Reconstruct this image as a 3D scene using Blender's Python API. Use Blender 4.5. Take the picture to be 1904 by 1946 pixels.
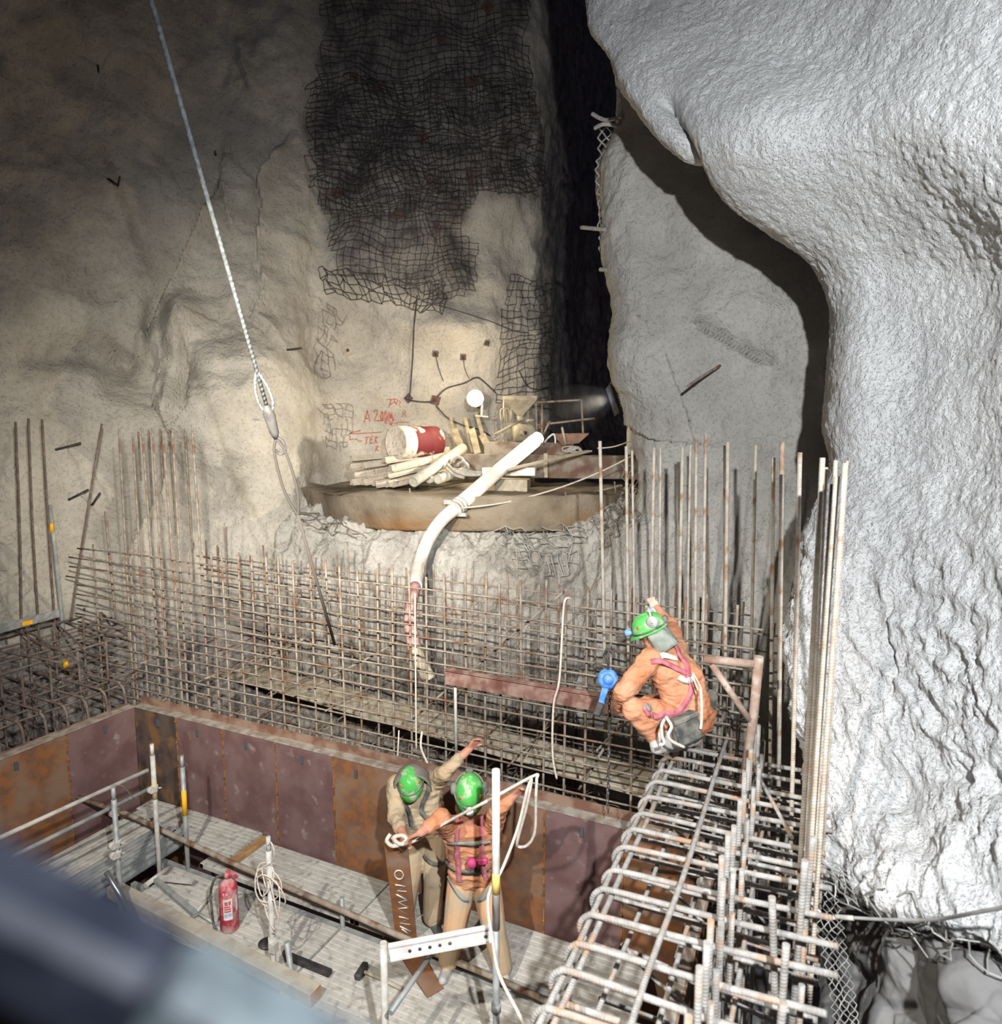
import bpy, math, random
import numpy as np
from math import sin, cos, pi, radians, sqrt, tan, atan2, exp
from mathutils import Vector, Matrix, noise, Euler
from mathutils.bvhtree import BVHTree
random.seed(7)
scn = bpy.context.scene
COL = scn.collection
for o in list(bpy.data.objects): bpy.data.objects.remove(o, do_unlink=True)

# ------------------------------------------------------------------ camera
F_PX = 1310.0; PITCH = radians(6.7); YAW = radians(25.2); CZ = 4.6
cd = bpy.data.cameras.new('camera'); cam = bpy.data.objects.new('camera', cd); COL.objects.link(cam)
cam.location = (0, 0, CZ); cam.rotation_euler = (pi/2 - PITCH, 0, YAW)
cd.sensor_fit = 'HORIZONTAL'; cd.sensor_width = 55.0; cd.lens = F_PX/1904*55.0
cd.clip_start = 0.02; cd.clip_end = 200
cd.dof.use_dof = True; cd.dof.focus_distance = 7.0; cd.dof.aperture_fstop = 2.1
scn.camera = cam
# ------------------------------------------------------------------ world, lights, exposure
w = bpy.data.worlds.new('world'); scn.world = w; w.use_nodes = True
w.node_tree.nodes['Background'].inputs[0].default_value = (0.46, 0.44, 0.66, 1)
w.node_tree.nodes['Background'].inputs[1].default_value = 0.052
scn.view_settings.view_transform = 'Standard'; scn.view_settings.look = 'None'
scn.view_settings.gamma = 1.0; scn.view_settings.use_curve_mapping = False
scn.view_settings.exposure = 0.0

def lamp(name, loc, target, power, color, kind='SPOT', angle=120, blend=.5, radius=.08):
    l = bpy.data.lights.new(name, kind); l.energy = power; l.color = color
    l.shadow_soft_size = radius
    if kind == 'SPOT': l.spot_size = radians(angle); l.spot_blend = blend
    o = bpy.data.objects.new(name, l); COL.objects.link(o); o.location = loc
    d = Vector(target) - Vector(loc); o.rotation_euler = d.to_track_quat('-Z', 'Y').to_euler()
    return o
lamp('floodlight_right', (1.08, -0.15, 6.05), (0.0, 6.0, 3.2), 3000, (0.94, 0.97, 1.0), angle=130, blend=.75, radius=.07)
lamp('floodlight_left', (-2.6, -0.6, 6.4), (-3.7, 5.2, 0.6), 1900, (1.0, 0.955, 0.88), angle=78, blend=.5, radius=.07)
lamp('floodlight_wall', (-2.2, 1.5, 5.2), (-7.7, 9.5, 3.3), 3600, (1.0, 0.92, 0.79), angle=72, blend=1.0, radius=.15)

# ------------------------------------------------------------------ pixel -> place helpers (pixels of the 1904 x 1946 frame)
def ray(px, py):
    x = (px-952)/F_PX; y = -(py-973)/F_PX
    fw = cos(PITCH)+y*sin(PITCH); up = -sin(PITCH)+y*cos(PITCH)
    return Vector((x*cos(YAW)-fw*sin(YAW), x*sin(YAW)+fw*cos(YAW), up))
C0 = Vector((0, 0, CZ))
def PD(px, py, d): return C0+ray(px, py)*d
def PZ(px, py, z): r = ray(px, py); return C0+r*((z-CZ)/r.z)
def PY(px, py, y): r = ray(px, py); return C0+r*(y/r.y)
def PX(px, py, x): r = ray(px, py); return C0+r*(x/r.x)
def PROJ(p):
    F = -sin(YAW)*p[0]+cos(YAW)*p[1]; R = cos(YAW)*p[0]+sin(YAW)*p[1]; U = p[2]-CZ
    d = F*cos(PITCH)-U*sin(PITCH); u = F*sin(PITCH)+U*cos(PITCH)
    return 952+F_PX*R/d, 973-F_PX*u/d, d

# ------------------------------------------------------------------ materials
MATS = {}
def mat(name, c1, c2=None, rough=.85, metal=0., scale=6., detail=6., lo=.4, hi=.6, bump=0., bscale=60., c3=None, s3=2., lo3=.5, hi3=.65, ribs=0., coord='Object', dist=.004):
    if name in MATS: return MATS[name]
    m = bpy.data.materials.new(name); m.use_nodes = True; nt = m.node_tree; N = nt.nodes; L = nt.links
    b = N['Principled BSDF']; b.inputs['Roughness'].default_value = rough; b.inputs['Metallic'].default_value = metal
    b.inputs['Specular IOR Level'].default_value = .25
    tc = N.new('ShaderNodeTexCoord')
    def nz(sc, det=6.):
        n = N.new('ShaderNodeTexNoise'); n.inputs['Scale'].default_value = sc; n.inputs['Detail'].default_value = det
        L.new(tc.outputs[coord], n.inputs['Vector']); return n
    def ramp(fac, a, z):
        r = N.new('ShaderNodeMapRange'); r.inputs[1].default_value = a; r.inputs[2].default_value = z; L.new(fac, r.inputs[0]); return r.outputs[0]
    def mix(f, a, c):
        x = N.new('ShaderNodeMix'); x.data_type = 'RGBA'; L.new(f, x.inputs[0])
        if isinstance(a, tuple): x.inputs[6].default_value = (*a, 1)
        else: L.new(a, x.inputs[6])
        x.inputs[7].default_value = (*c, 1); return x.outputs[2]
    cur = c1
    if c2: cur = mix(ramp(nz(scale, detail).outputs[0], lo, hi), cur, c2)
    if c3: cur = mix(ramp(nz(s3, 8.).outputs[0], lo3, hi3), cur, c3)
    if isinstance(cur, tuple): b.inputs['Base Color'].default_value = (*cur, 1)
    else: L.new(cur, b.inputs['Base Color'])
    if bump or ribs:
        bp = N.new('ShaderNodeBump'); bp.inputs['Strength'].default_value = bump or 1.; bp.inputs['Distance'].default_value = dist
        if ribs:
            uv = N.new('ShaderNodeUVMap'); sx = N.new('ShaderNodeSeparateXYZ'); L.new(uv.outputs[0], sx.inputs[0])
            ad = N.new('ShaderNodeMath'); ad.operation = 'MULTIPLY_ADD'; L.new(sx.outputs[1], ad.inputs[0]); ad.inputs[1].default_value = ribs
            mu = N.new('ShaderNodeMath'); mu.operation = 'MULTIPLY'; L.new(sx.outputs[0], mu.inputs[0]); mu.inputs[1].default_value = 2*pi
            L.new(mu.outputs[0], ad.inputs[2])
            si = N.new('ShaderNodeMath'); si.operation = 'SINE'; L.new(ad.outputs[0], si.inputs[0]); L.new(si.outputs[0], bp.inputs['Height'])
        else:
            L.new(nz(bscale, 5.).outputs[0], bp.inputs['Height'])
        L.new(bp.outputs[0], b.inputs['Normal'])
    MATS[name] = m; return m

def rock_mat(name, cA, cB, bare, bare2, bs=38., strength=.9, dist=.03):
    m = bpy.data.materials.new(name); m.use_nodes = True; nt = m.node_tree; N = nt.nodes; L = nt.links
    b = N['Principled BSDF']; b.inputs['Roughness'].default_value = .95; b.inputs['Specular IOR Level'].default_value = .1
    tc = N.new('ShaderNodeTexCoord'); at = N.new('ShaderNodeAttribute'); at.attribute_name = 'bare'  # mask: bare rock, plus pit shade painted low on the walls
    def nz(sc, det, rgh=.55):
        n = N.new('ShaderNodeTexNoise'); n.inputs['Scale'].default_value = sc; n.inputs['Detail'].default_value = det
        n.inputs['Roughness'].default_value = rgh; L.new(tc.outputs['Object'], n.inputs['Vector']); return n.outputs[0]
    def rng(f, a, z):
        r = N.new('ShaderNodeMapRange'); r.inputs[1].default_value = a; r.inputs[2].default_value = z; L.new(f, r.inputs[0]); return r.outputs[0]
    def mix(f, a, c):
        x = N.new('ShaderNodeMix'); x.data_type = 'RGBA'; L.new(f, x.inputs[0])
        for i, v in ((6, a), (7, c)):
            if isinstance(v, tuple): x.inputs[i].default_value = (*v, 1)
            else: L.new(v, x.inputs[i])
        return x.outputs[2]
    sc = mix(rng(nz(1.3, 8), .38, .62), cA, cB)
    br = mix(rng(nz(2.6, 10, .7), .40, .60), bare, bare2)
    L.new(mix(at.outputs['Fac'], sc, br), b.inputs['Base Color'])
    def mth(op, a, c):
        x = N.new('ShaderNodeMath'); x.operation = op
        for i, v in enumerate((a, c)):
            if isinstance(v, (int, float)): x.inputs[i].default_value = v
            else: L.new(v, x.inputs[i])
        return x.outputs[0]
    # rough sprayed lumps, pitted, with fine grit
    lump = nz(bs*.45, 3., .5); grit = nz(bs*2.2, 4., .6); pit = rng(nz(bs*.8, 2.), .30, .46)
    h = mth('ADD', mth('ADD', mth('MULTIPLY', lump, 1.2), mth('MULTIPLY', grit, .6)), mth('MULTIPLY', pit, .5))
    bp = N.new('ShaderNodeBump'); bp.inputs['Strength'].default_value = strength; bp.inputs['Distance'].default_value = dist
    L.new(h, bp.inputs['Height']); L.new(bp.outputs[0], b.inputs['Normal'])
    return m

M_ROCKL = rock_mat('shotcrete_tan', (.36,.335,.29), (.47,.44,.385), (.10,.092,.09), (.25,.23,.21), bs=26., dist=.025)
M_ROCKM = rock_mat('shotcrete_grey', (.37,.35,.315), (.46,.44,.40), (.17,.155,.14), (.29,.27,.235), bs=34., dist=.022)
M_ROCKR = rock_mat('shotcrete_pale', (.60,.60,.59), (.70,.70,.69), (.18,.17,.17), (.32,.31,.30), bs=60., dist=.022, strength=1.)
M_SLATE = rock_mat('slate_rock', (.16,.155,.15), (.23,.225,.22), (.10,.10,.10), (.2,.2,.2), bs=9., dist=.01, strength=.4)
M_MUD = rock_mat('muddy_concrete', (.13,.105,.075), (.26,.22,.165), (.24,.12,.05), (.20,.15,.09), bs=20., dist=.012)

# ------------------------------------------------------------------ mesh builder
class MB:
    def __init__(s): s.v = []; s.f = []; s.m = []; s.uv = []; s.sm = []
    def face(s, idx, mi=0, uv=None, sm=False):
        s.f.append(idx); s.m.append(mi); s.uv.append(uv or [(0, 0)]*len(idx)); s.sm.append(sm)
    def box(s, c, size, R=None, mi=0, bev=0.):
        c = Vector(c); hx, hy, hz = size[0]/2, size[1]/2, size[2]/2
        b = min(bev, hx*.9, hy*.9, hz*.9)
        def tr(p):
            p = Vector(p); p = R @ p if R else p
            return tuple(c+p)
        if b <= 0:
            i = len(s.v)
            for x in (-hx, hx):
                for y in (-hy, hy):
                    for z in (-hz, hz): s.v.append(tr((x, y, z)))
            for q in ((0,1,3,2),(4,6,7,5),(0,4,5,1),(2,3,7,6),(0,2,6,4),(1,5,7,3)): s.face([i+k for k in q], mi)
            return
        # chamfered box: 24 verts
        i = len(s.v); idx = {}
        for sx in (-1, 1):
            for sy in (-1, 1):
                for sz in (-1, 1):
                    idx[(sx,sy,sz,0)] = len(s.v); s.v.append(tr((sx*hx, sy*(hy-b), sz*(hz-b))))
                    idx[(sx,sy,sz,1)] = len(s.v); s.v.append(tr((sx*(hx-b), sy*hy, sz*(hz-b))))
                    idx[(sx,sy,sz,2)] = len(s.v); s.v.append(tr((sx*(hx-b), sy*(hy-b), sz*hz)))
        g = lambda x,y,z,a: idx[(x,y,z,a)]
        for k in (-1, 1):
            s.face([g(k,-1,-1,0),g(k,-1,1,0),g(k,1,1,0),g(k,1,-1,0)], mi)
            s.face([g(-1,k,-1,1),g(1,k,-1,1),g(1,k,1,1),g(-1,k,1,1)], mi)
            s.face([g(-1,-1,k,2),g(1,-1,k,2),g(1,1,k,2),g(-1,1,k,2)], mi)
        for a in (-1, 1):
            for c_ in (-1, 1):
                s.face([g(a,c_,-1,0),g(a,c_,1,0),g(a,c_,1,1),g(a,c_,-1,1)], mi)
                s.face([g(a,-1,c_,0),g(a,1,c_,0),g(a,1,c_,2),g(a,-1,c_,2)], mi)
                s.face([g(-1,a,c_,1),g(1,a,c_,1),g(1,a,c_,2),g(-1,a,c_,2)], mi)
                for d in (-1, 1): s.face([g(a,c_,d,0),g(a,c_,d,1),g(a,c_,d,2)], mi)
    def beam(s, p, q, wd, ht, up=(0,0,1), mi=0, bev=0.):
        p = Vector(p); q = Vector(q); d = q-p; L = d.length; x = d.normalized(); u = Vector(up)
        y = u.cross(x).normalized(); z = x.cross(y)
        s.box((p+q)/2, (L, wd, ht), Matrix((x, y, z)).transposed(), mi, bev)
    def tube(s, path, r, n=8, mi=0, closed=False, cap=True, sm=True):
        P = [Vector(p) for p in path]; K = len(P)
        rs = r if isinstance(r, (list, tuple)) else [r]*K
        up = None; rings = []; Ls = 0.; vl = []
        for k in range(K):
            if closed: t = P[(k+1) % K]-P[k-1]
            else: t = P[min(k+1, K-1)]-P[max(k-1, 0)]
            if t.length < 1e-9: t = Vector((0, 0, 1))
            t.normalize()
            if up is None:
                up = Vector((0, 0, 1)) if abs(t.z) < .9 else Vector((1, 0, 0))
            a = t.cross(up)
            if a.length < 1e-6: a = t.cross(Vector((1, 0, 0)))
            a.normalize(); b = a.cross(t).normalized(); up = b
            if k: Ls += (P[k]-P[k-1]).length
            vl.append(Ls); ring = []
            for j in range(n):
                an = 2*pi*j/n; ring.append(len(s.v)); s.v.append(tuple(P[k]+(a*cos(an)+b*sin(an))*rs[k]))
            rings.append(ring)
        for k in range(K if closed else K-1):
            A = rings[k]; B = rings[(k+1) % K]; v0 = vl[k]; v1 = vl[(k+1) % K] if k+1 < K else Ls+.1
            for j in range(n):
                j2 = (j+1) % n; u0 = j/n; u1 = (j+1)/n
                s.face([A[j], A[j2], B[j2], B[j]], mi, [(u0, v0), (u1, v0), (u1, v1), (u0, v1)], sm)
        if cap and not closed:
            s.face(rings[0][::-1], mi); s.face(rings[-1], mi)
    def lathe(s, prof, c, axis=(0,0,1), n=20, mi=0, sm=True, ang=None):
        c = Vector(c); q = Vector((0,0,1)).rotation_difference(Vector(axis).normalized()); rings = []
        for r, z in prof:
            ring = []
            for j in range(n):
                a = 2*pi*j/n; ring.append(len(s.v)); s.v.append(tuple(c+q @ Vector((r*cos(a), r*sin(a), z))))
            rings.append(ring)
        for A, B in zip(rings, rings[1:]):
            for j in range(n): s.face([A[j], A[(j+1) % n], B[(j+1) % n], B[j]], mi, sm=sm)
        if prof[0][0] > 0: s.face(rings[0][::-1], mi)
        if prof[-1][0] > 0: s.face(rings[-1], mi)
    def prism(s, pts, h, R=None, c=(0,0,0), mi=0):
        c = Vector(c); i = len(s.v); n = len(pts)
        for z in (0, h):
            for x, y in pts:
                p = Vector((x, y, z)); p = R @ p if R else p; s.v.append(tuple(c+p))
        s.face([i+k for k in range(n)][::-1], mi); s.face([i+n+k for k in range(n)], mi)
        for k in range(n): s.face([i+k, i+(k+1) % n, i+n+(k+1) % n, i+n+k], mi)
    def build(s, name, mats, parent=None, origin=None):
        me = bpy.data.meshes.new(name)
        A = np.array(s.v, dtype=float)
        if parent is not None: off = parent_world(parent)
        elif origin is not None: off = Vector(origin)
        else: off = Vector(((A[:,0].min()+A[:,0].max())/2, (A[:,1].min()+A[:,1].max())/2, A[:,2].min()))
        V = A-np.array(off)
        me.from_pydata([tuple(p) for p in V], [], s.f)
        if not isinstance(mats, (list, tuple)): mats = [mats]
        for m in mats: me.materials.append(m)
        me.polygons.foreach_set('material_index', s.m); me.polygons.foreach_set('use_smooth', s.sm)
        ul = me.uv_layers.new(name='UVMap'); flat = []
        for u in s.uv:
            for a, b in u: flat += [a, b]
        ul.data.foreach_set('uv', flat)
        me.update(); me.validate()
        o = bpy.data.objects.new(name, me); COL.objects.link(o)
        if parent is not None: o.parent = parent
        else: o.location = off
        WORLD[o.name] = Vector(off)
        return o
WORLD = {}
def parent_world(p): return WORLD[p.name]
def tag(o, label=None, cat=None, group=None, kind=None):
    if label: o['label'] = label
    if cat: o['category'] = cat
    if group: o['group'] = group
    if kind: o['kind'] = kind
    return o
def thing(name, loc, label, cat, group=None):
    o = bpy.data.objects.new(name, None); o.empty_display_size = .1; COL.objects.link(o); o.location = loc
    WORLD[o.name] = Vector(loc); return tag(o, label, cat, group)
def T1(name, path, r, m, parent=None, n=8, closed=False):
    b = MB(); b.tube(path, r, n, closed=closed); return b.build(name, m, parent)
def B1(name, c, size, m, parent=None, R=None, bev=0.):
    b = MB(); b.box(c, size, R, 0, bev); return b.build(name, m, parent)
def cr(pts, n=8):
    """Catmull-Rom through points"""
    P = [Vector(p) for p in pts]; out = []
    for i in range(len(P)-1):
        p0 = P[max(i-1, 0)]; p1 = P[i]; p2 = P[i+1]; p3 = P[min(i+2, len(P)-1)]
        for k in range(n):
            t = k/n; out.append(.5*((2*p1)+(p2-p0)*t+(2*p0-5*p1+4*p2-p3)*t*t+(3*p1-p0-3*p2+p3)*t**3))
    out.append(P[-1]); return out

# ------------------------------------------------------------------ rock surfaces
def cr_np(A, t):
    n = A.shape[0]; i = min(int(t), n-2); f = t-i
    p1 = A[i]; p2 = A[i+1]; p0 = A[i-1] if i > 0 else 2*p1-p2; p3 = A[i+2] if i+2 < n else 2*p2-p1
    return .5*((2*p1)+(p2-p0)*f+(2*p0-5*p1+4*p2-p3)*f*f+(3*p1-p0-3*p2+p3)*f**3)
def rock(name, ctrl, nu, nv, mat_, amp=.12, freq=.7, fine=.02, ffreq=6., ridged=0., bare=None, flip=False, extra=None, aniso=(1,1,1)):
    """ctrl: rows (top to bottom) of (px,py,depth); smooth surface through them, then lumpy relief"""
    G = np.array([[tuple(PD(*c)) for c in row] for row in ctrl]); R, C = G.shape[:2]
    rows = np.array([cr_np(G, t) for t in np.linspace(0, R-1, nv)])           # nv,C,3
    cols = np.transpose(rows, (1, 0, 2))
    S = np.array([cr_np(cols, t) for t in np.linspace(0, C-1, nu)]); S = np.transpose(S, (1, 0, 2))  # nv,nu,3
    du = np.gradient(S, axis=1); dv = np.gradient(S, axis=0); n = np.cross(du, dv)
    n /= (np.linalg.norm(n, axis=2, keepdims=True)+1e-9)
    toc = np.array([0, 0, CZ])-S; s = np.sign((n*toc).sum(axis=2, keepdims=True)); 
    s = np.sign(np.median(s)); n = n*s
    D = np.zeros((nv, nu)); Bm = np.zeros((nv, nu))
    for j in range(nv):
        for i in range(nu):
            p = Vector(S[j, i]); q = Vector((p.x*aniso[0], p.y*aniso[1], p.z*aniso[2]))
            d = amp*noise.fractal(q*freq, .9, 2.1, 4)
            if ridged: d += ridged*(noise.ridged_multi_fractal(q*freq*1.7+Vector((7,3,1)), .9, 2.1, 4, 1., 2.)-1.)
            d += fine*noise.fractal(p*ffreq, .8, 2.0, 3)
            px, py, _ = PROJ(p)
            if extra: d += extra(px, py, p)
            if bare: Bm[j, i] = bare(px, py, p)
            D[j, i] = d
    S2 = S+n*D[..., None]
    me = bpy.data.meshes.new(name)
    V = S2.reshape(-1, 3)
    idx = np.arange(nv*nu).reshape(nv, nu)
    q = np.stack([idx[:-1,:-1], idx[1:,:-1], idx[1:,1:], idx[:-1,1:]], -1).reshape(-1, 4)
    if s < 0: q = q[:, ::-1]
    me.from_pydata(V.tolist(), [], q.tolist()); me.materials.append(mat_)
    me.polygons.foreach_set('use_smooth', [True]*len(me.polygons))
    a = me.attributes.new('bare', 'FLOAT', 'POINT'); a.data.foreach_set('value', Bm.reshape(-1).astype(np.float32))  # bare-rock mask, which also carries the painted pit shade
    me.update()
    o = bpy.data.objects.new(name, me); COL.objects.link(o); o['kind'] = 'structure'; WORLD[name] = Vector((0,0,0))
    return o, BVHTree.FromPolygons([Vector(v) for v in V], q.tolist())
def sst(a, b, x):
    t = max(0., min(1., (x-a)/(b-a))); return t*t*(3-2*t)
def gauss(px, py, cx, cy, sx, sy): return exp(-((px-cx)/sx)**2-((py-cy)/sy)**2)
def segd(px, py, pts):
    """distance in px to a polyline and signed side"""
    best = 1e9; side = 0
    for (x0, y0), (x1, y1) in zip(pts, pts[1:]):
        dx, dy = x1-x0, y1-y0; t = max(0, min(1, ((px-x0)*dx+(py-y0)*dy)/(dx*dx+dy*dy)))
        d = math.hypot(px-x0-t*dx, py-y0-t*dy)
        if d < best: best = d; side = dx*(py-y0)-dy*(px-x0)
    return best, (1 if side > 0 else -1)

# ================================================================== SETTING
# left and back rock wall running into the tunnel
XS = [-500, -200, 0, 150, 300, 420, 540, 620, 750, 900, 990, 1035, 1070, 1120, 1220, 1400]
rowsL = {
 -500: [7.5,8.4, 9.0, 9.9,10.7,11.3,11.8,12.0,12.2,12.6,13.0,13.6,15.5,18, 21, 21],
 0:    [7.9,8.8, 9.5,10.4,11.2,11.8,12.2,12.4,12.6,13.0,13.4,14.0,16.5,20, 24, 25],
 250:  [8.0,9.0, 9.8,10.7,11.5,12.0,12.3,12.6,12.7,12.9,13.5,14.2,17,  21, 26, 27],
 480:  [8.1,9.0, 9.8,10.7,11.5,11.9,12.2,12.7,12.6,13.0,13.7,14.4,17.5,22, 28, 30],
 650:  [8.1,9.0, 9.7,10.6,11.3,11.6,12.1,12.8,13.1,13.3,13.9,14.6,18,  23, 29, 32],
 800:  [8.0,8.9, 9.6,10.4,11.1,11.3,11.8,12.6,13.1,13.4,14.0,14.8,18,  23, 29, 32],
 950:  [7.9,8.8, 9.5,10.3,10.9,11.1,11.5,12.3,13.0,13.4,14.0,14.8,17,  20, 24, 26],
 1080: [7.7,8.6, 9.3,10.1,10.6,10.8,11.0,11.3,12.0,12.6,13.0,13.6,14.5,16, 18, 19],
 1250: [7.4,8.3, 9.0, 9.8,10.2,10.4,10.6,10.8,11.2,11.6,12.0,12.4,13,  14, 15, 16],
 1500: [7.0,7.9, 8.6, 9.4, 9.8,10.0,10.2,10.4,10.6,10.8,11.0,11.2,11.5,12, 12.5, 13],
 1800: [6.8,7.7, 8.4, 9.2, 9.6,9.8,10.0,10.2,10.4,10.6,10.8,11.0,11.2,11.5, 12, 12.5],
}
ctrl = [[(x, y, d) for x, d in zip(XS, ds)] for y, ds in rowsL.items()]
NETP = [(600,-60),(1010,-60),(1005,120),(1040,300),(1050,385),(985,375),(915,368),(880,430),(925,470),(905,560),(845,575),(790,560),(740,540),(640,525),(615,430),(592,330),(590,180),(610,60)]
def inpoly(x, y, P):
    c = False; j = len(P)-1
    for i in range(len(P)):
        if (P[i][1] > y) != (P[j][1] > y) and x < (P[j][0]-P[i][0])*(y-P[i][1])/(P[j][1]-P[i][1])+P[i][0]: c = not c
        j = i
    return c
def ddpoly(x, y, P): 
    d, _ = segd(x, y, P+[P[0]]); return d if inpoly(x, y, P) else -d
fis1 = [(455,110),(470,160)]; 
def bareShadeL(px, py, p):
    if px < 560 or px > 1500: b = 0.
    else: b = sst(-25, 25, ddpoly(px, py, NETP)+20*noise.noise(p*2.))
    b = max(b, sst(1010, 1050, px)*sst(960, 900, py))
    b = max(b, .4*sst(1030, 1090, py)*sst(560, 640, px), sst(2.3, 1.3, p.z+.5*noise.noise(p*1.5)))  # last term paints the shade of the deep pit into the low rock
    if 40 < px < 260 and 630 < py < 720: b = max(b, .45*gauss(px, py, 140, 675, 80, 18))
    return b
CR1 = [(385,420),(350,500),(330,545),(290,600),(285,640),(300,700),(290,760),(310,800)]
CR2 = [(520,300),(490,350),(500,400),(490,480),(500,560),(475,620),(500,645)]
CR3 = [(420,310),(415,350),(435,430)]
CR4 = [(450,90),(455,130),(470,165)]
CR5 = [(375,740),(385,800),(330,860),(310,940),(260,1020)]
CR6 = [(240,655),(262,670)]
def exL(px, py, p):
    d = 0.
    if px < 640 and py < 1100:
        for C, a, wd in ((CR1,.42,20),(CR2,.26,11),(CR3,.16,8),(CR4,.14,6),(CR5,.36,24),(CR6,.3,12)):
            D, s = segd(px, py, C)
            if D < 120: d += (a*exp(-D/wd/2.2) if s < 0 else -a*.6*exp(-D/wd))
        d += .55*gauss(px, py, 470, 760, 90, 260)+.25*gauss(px, py, 350, 650, 40, 90)
        d -= .5*gauss(px, py, 250, 690, 60, 60)
        d += .34*gauss(px, py, 345, 630, 34, 48)+.30*gauss(px, py, 330, 765, 30, 45)+.22*gauss(px, py, 405, 830, 36, 60)+.2*gauss(px, py, 270, 640, 18, 22)-.3*gauss(px, py, 292, 600, 18, 40)-.22*gauss(px, py, 372, 720, 16, 60)
        if 40 < px < 260 and 600 < py < 720: d -= .35*gauss(px, py, 150, 665, 110, 30)
    if px > 600:
        d += .35*gauss(px, py, 760, 420, 90, 150)-.25*gauss(px, py, 900, 470, 40, 90)+.35*gauss(px, py, 860, 620, 110, 40)
        d -= .3*gauss(px, py, 690, 640, 60, 60)
    return d
wall_l, bvL = rock('wall_left', ctrl, 430, 420, M_ROCKL, amp=.16, freq=.55, fine=.02, ffreq=5., ridged=.07, bare=bareShadeL, extra=exL)

# rock face below the ledge, down behind the reinforcement
ctrl = [[(470,y,d) for y, d in ((925,12.3),)] and [(430,940,12.2),(560,945,11.9),(620,955,11.4),(720,960,11.2),(850,965,11.1),(980,965,11.0),(1100,960,10.9),(1200,940,10.8),(1300,930,10.6)],
        [(420,985,11.5),(560,985,11.1),(620,990,10.75),(720,1005,10.5),(850,1010,10.4),(980,1008,10.3),(1100,1000,10.2),(1200,980,9.9),(1300,980,9.3)],
        [(420,1060,11.0),(560,1060,10.7),(620,1060,10.4),(720,1060,10.15),(850,1060,10.0),(980,1060,9.9),(1100,1050,9.8),(1200,1040,9.3),(1300,1040,8.9)],
        [(420,1150,10.9),(560,1150,10.6),(620,1150,10.2),(720,1150,10.0),(850,1150,9.8),(980,1150,9.6),(1100,1150,9.4),(1200,1150,9.0),(1300,1150,8.7)],
        [(420,1260,10.8),(560,1260,10.4),(620,1260,10.0),(720,1260,9.8),(850,1260,9.6),(980,1260,9.3),(1100,1260,9.1),(1200,1260,8.8),(1300,1260,8.6)],
        [(420,1450,10.6),(560,1450,10.2),(620,1450,9.8),(720,1450,9.6),(850,1450,9.4),(980,1450,9.1),(1100,1450,8.9),(1200,1450,8.7),(1300,1450,8.5)],
        [(420,1800,10.4),(560,1800,10.0),(620,1800,9.6),(720,1800,9.4),(850,1800,9.2),(980,1800,8.9),(1100,1800,8.7),(1200,1800,8.5),(1300,1800,8.3)]]
def bareShadeF(px, py, p):
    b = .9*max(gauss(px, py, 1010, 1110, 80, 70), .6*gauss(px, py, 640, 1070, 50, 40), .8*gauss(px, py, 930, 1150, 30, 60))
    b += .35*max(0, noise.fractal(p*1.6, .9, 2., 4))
    b = max(b, sst(2.2, 1.0, p.z+.5*noise.noise(p*1.5)))  # foot of the face coloured dark as painted-in pit shade
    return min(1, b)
wall_f, bvF = rock('wall_back', ctrl, 300, 200, M_ROCKM, amp=.16, freq=1.1, fine=.05, ffreq=5., ridged=.13, bare=bareShadeF, aniso=(1.6,1,.5))

# right pillar
pl = [(-300,[1290,8.8]),]
EDG = {-300:1150, 0:1160, 150:1172, 235:1172, 300:1142, 400:1140, 500:1145, 560:1165, 620:1182, 700:1170, 760:1185, 830:1202, 900:1212, 960:1205, 1050:1155, 1150:1120, 1300:1100, 1500:1090, 1800:1085}
ctrl = []
for y, e in EDG.items():
    k = 1. if y < 950 else max(.45, 1-(y-950)/500)
    ctrl.append([(e+120, y, 9.3*k+8.6*(1-k)+4.0*k), (e+25, y, 9.3*k+8.8*(1-k)+1.6*k), (e, y, 9.35*k+8.7*(1-k)), (e+40, y, 8.75*k+8.5*(1-k)), (e+130, y, 8.55*k+8.4*(1-k)), (e+250, y, 8.45*k+8.2*(1-k)), (e+360, y, 8.4*k+7.9*(1-k)), (e+480, y, 8.1*k+7.3*(1-k)), (e+640, y, 7.9*k+6.9*(1-k))])
PCR = [(1330,620),(1380,650),(1450,690)]; PC2 = [(1300,735),(1345,700),(1375,690)]
PC3 = [(1160,780),(1240,835),(1330,845)]; PC4 = [(1270,690),(1310,800),(1320,850)]
def exP(px, py, p):
    d = .16*gauss(px, py, 1190, 640, 50, 90)+.18*gauss(px, py, 1460, 600, 80, 100)-.1*gauss(px, py, 1250, 450, 60, 90)
    for C, a, wd in ((PCR,.17,4.5),(PC3,.08,6),(PC4,.04,8)):
        D, s = segd(px, py, C)
        if D < 60: d += (a*exp(-D/wd/3) if s < 0 else -a*exp(-D/wd))
    if py > 980: d += .07*noise.ridged_multi_fractal(Vector((p.x*3.2, p.y*2, p.z*1.1)), .9, 2.1, 3, 1., 2.)-.07
    return d
wall_p, bvP = rock('wall_pillar', ctrl, 300, 420, M_ROCKM, amp=.09, freq=.9, fine=.018, ffreq=6., ridged=.03, extra=exP)

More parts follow.
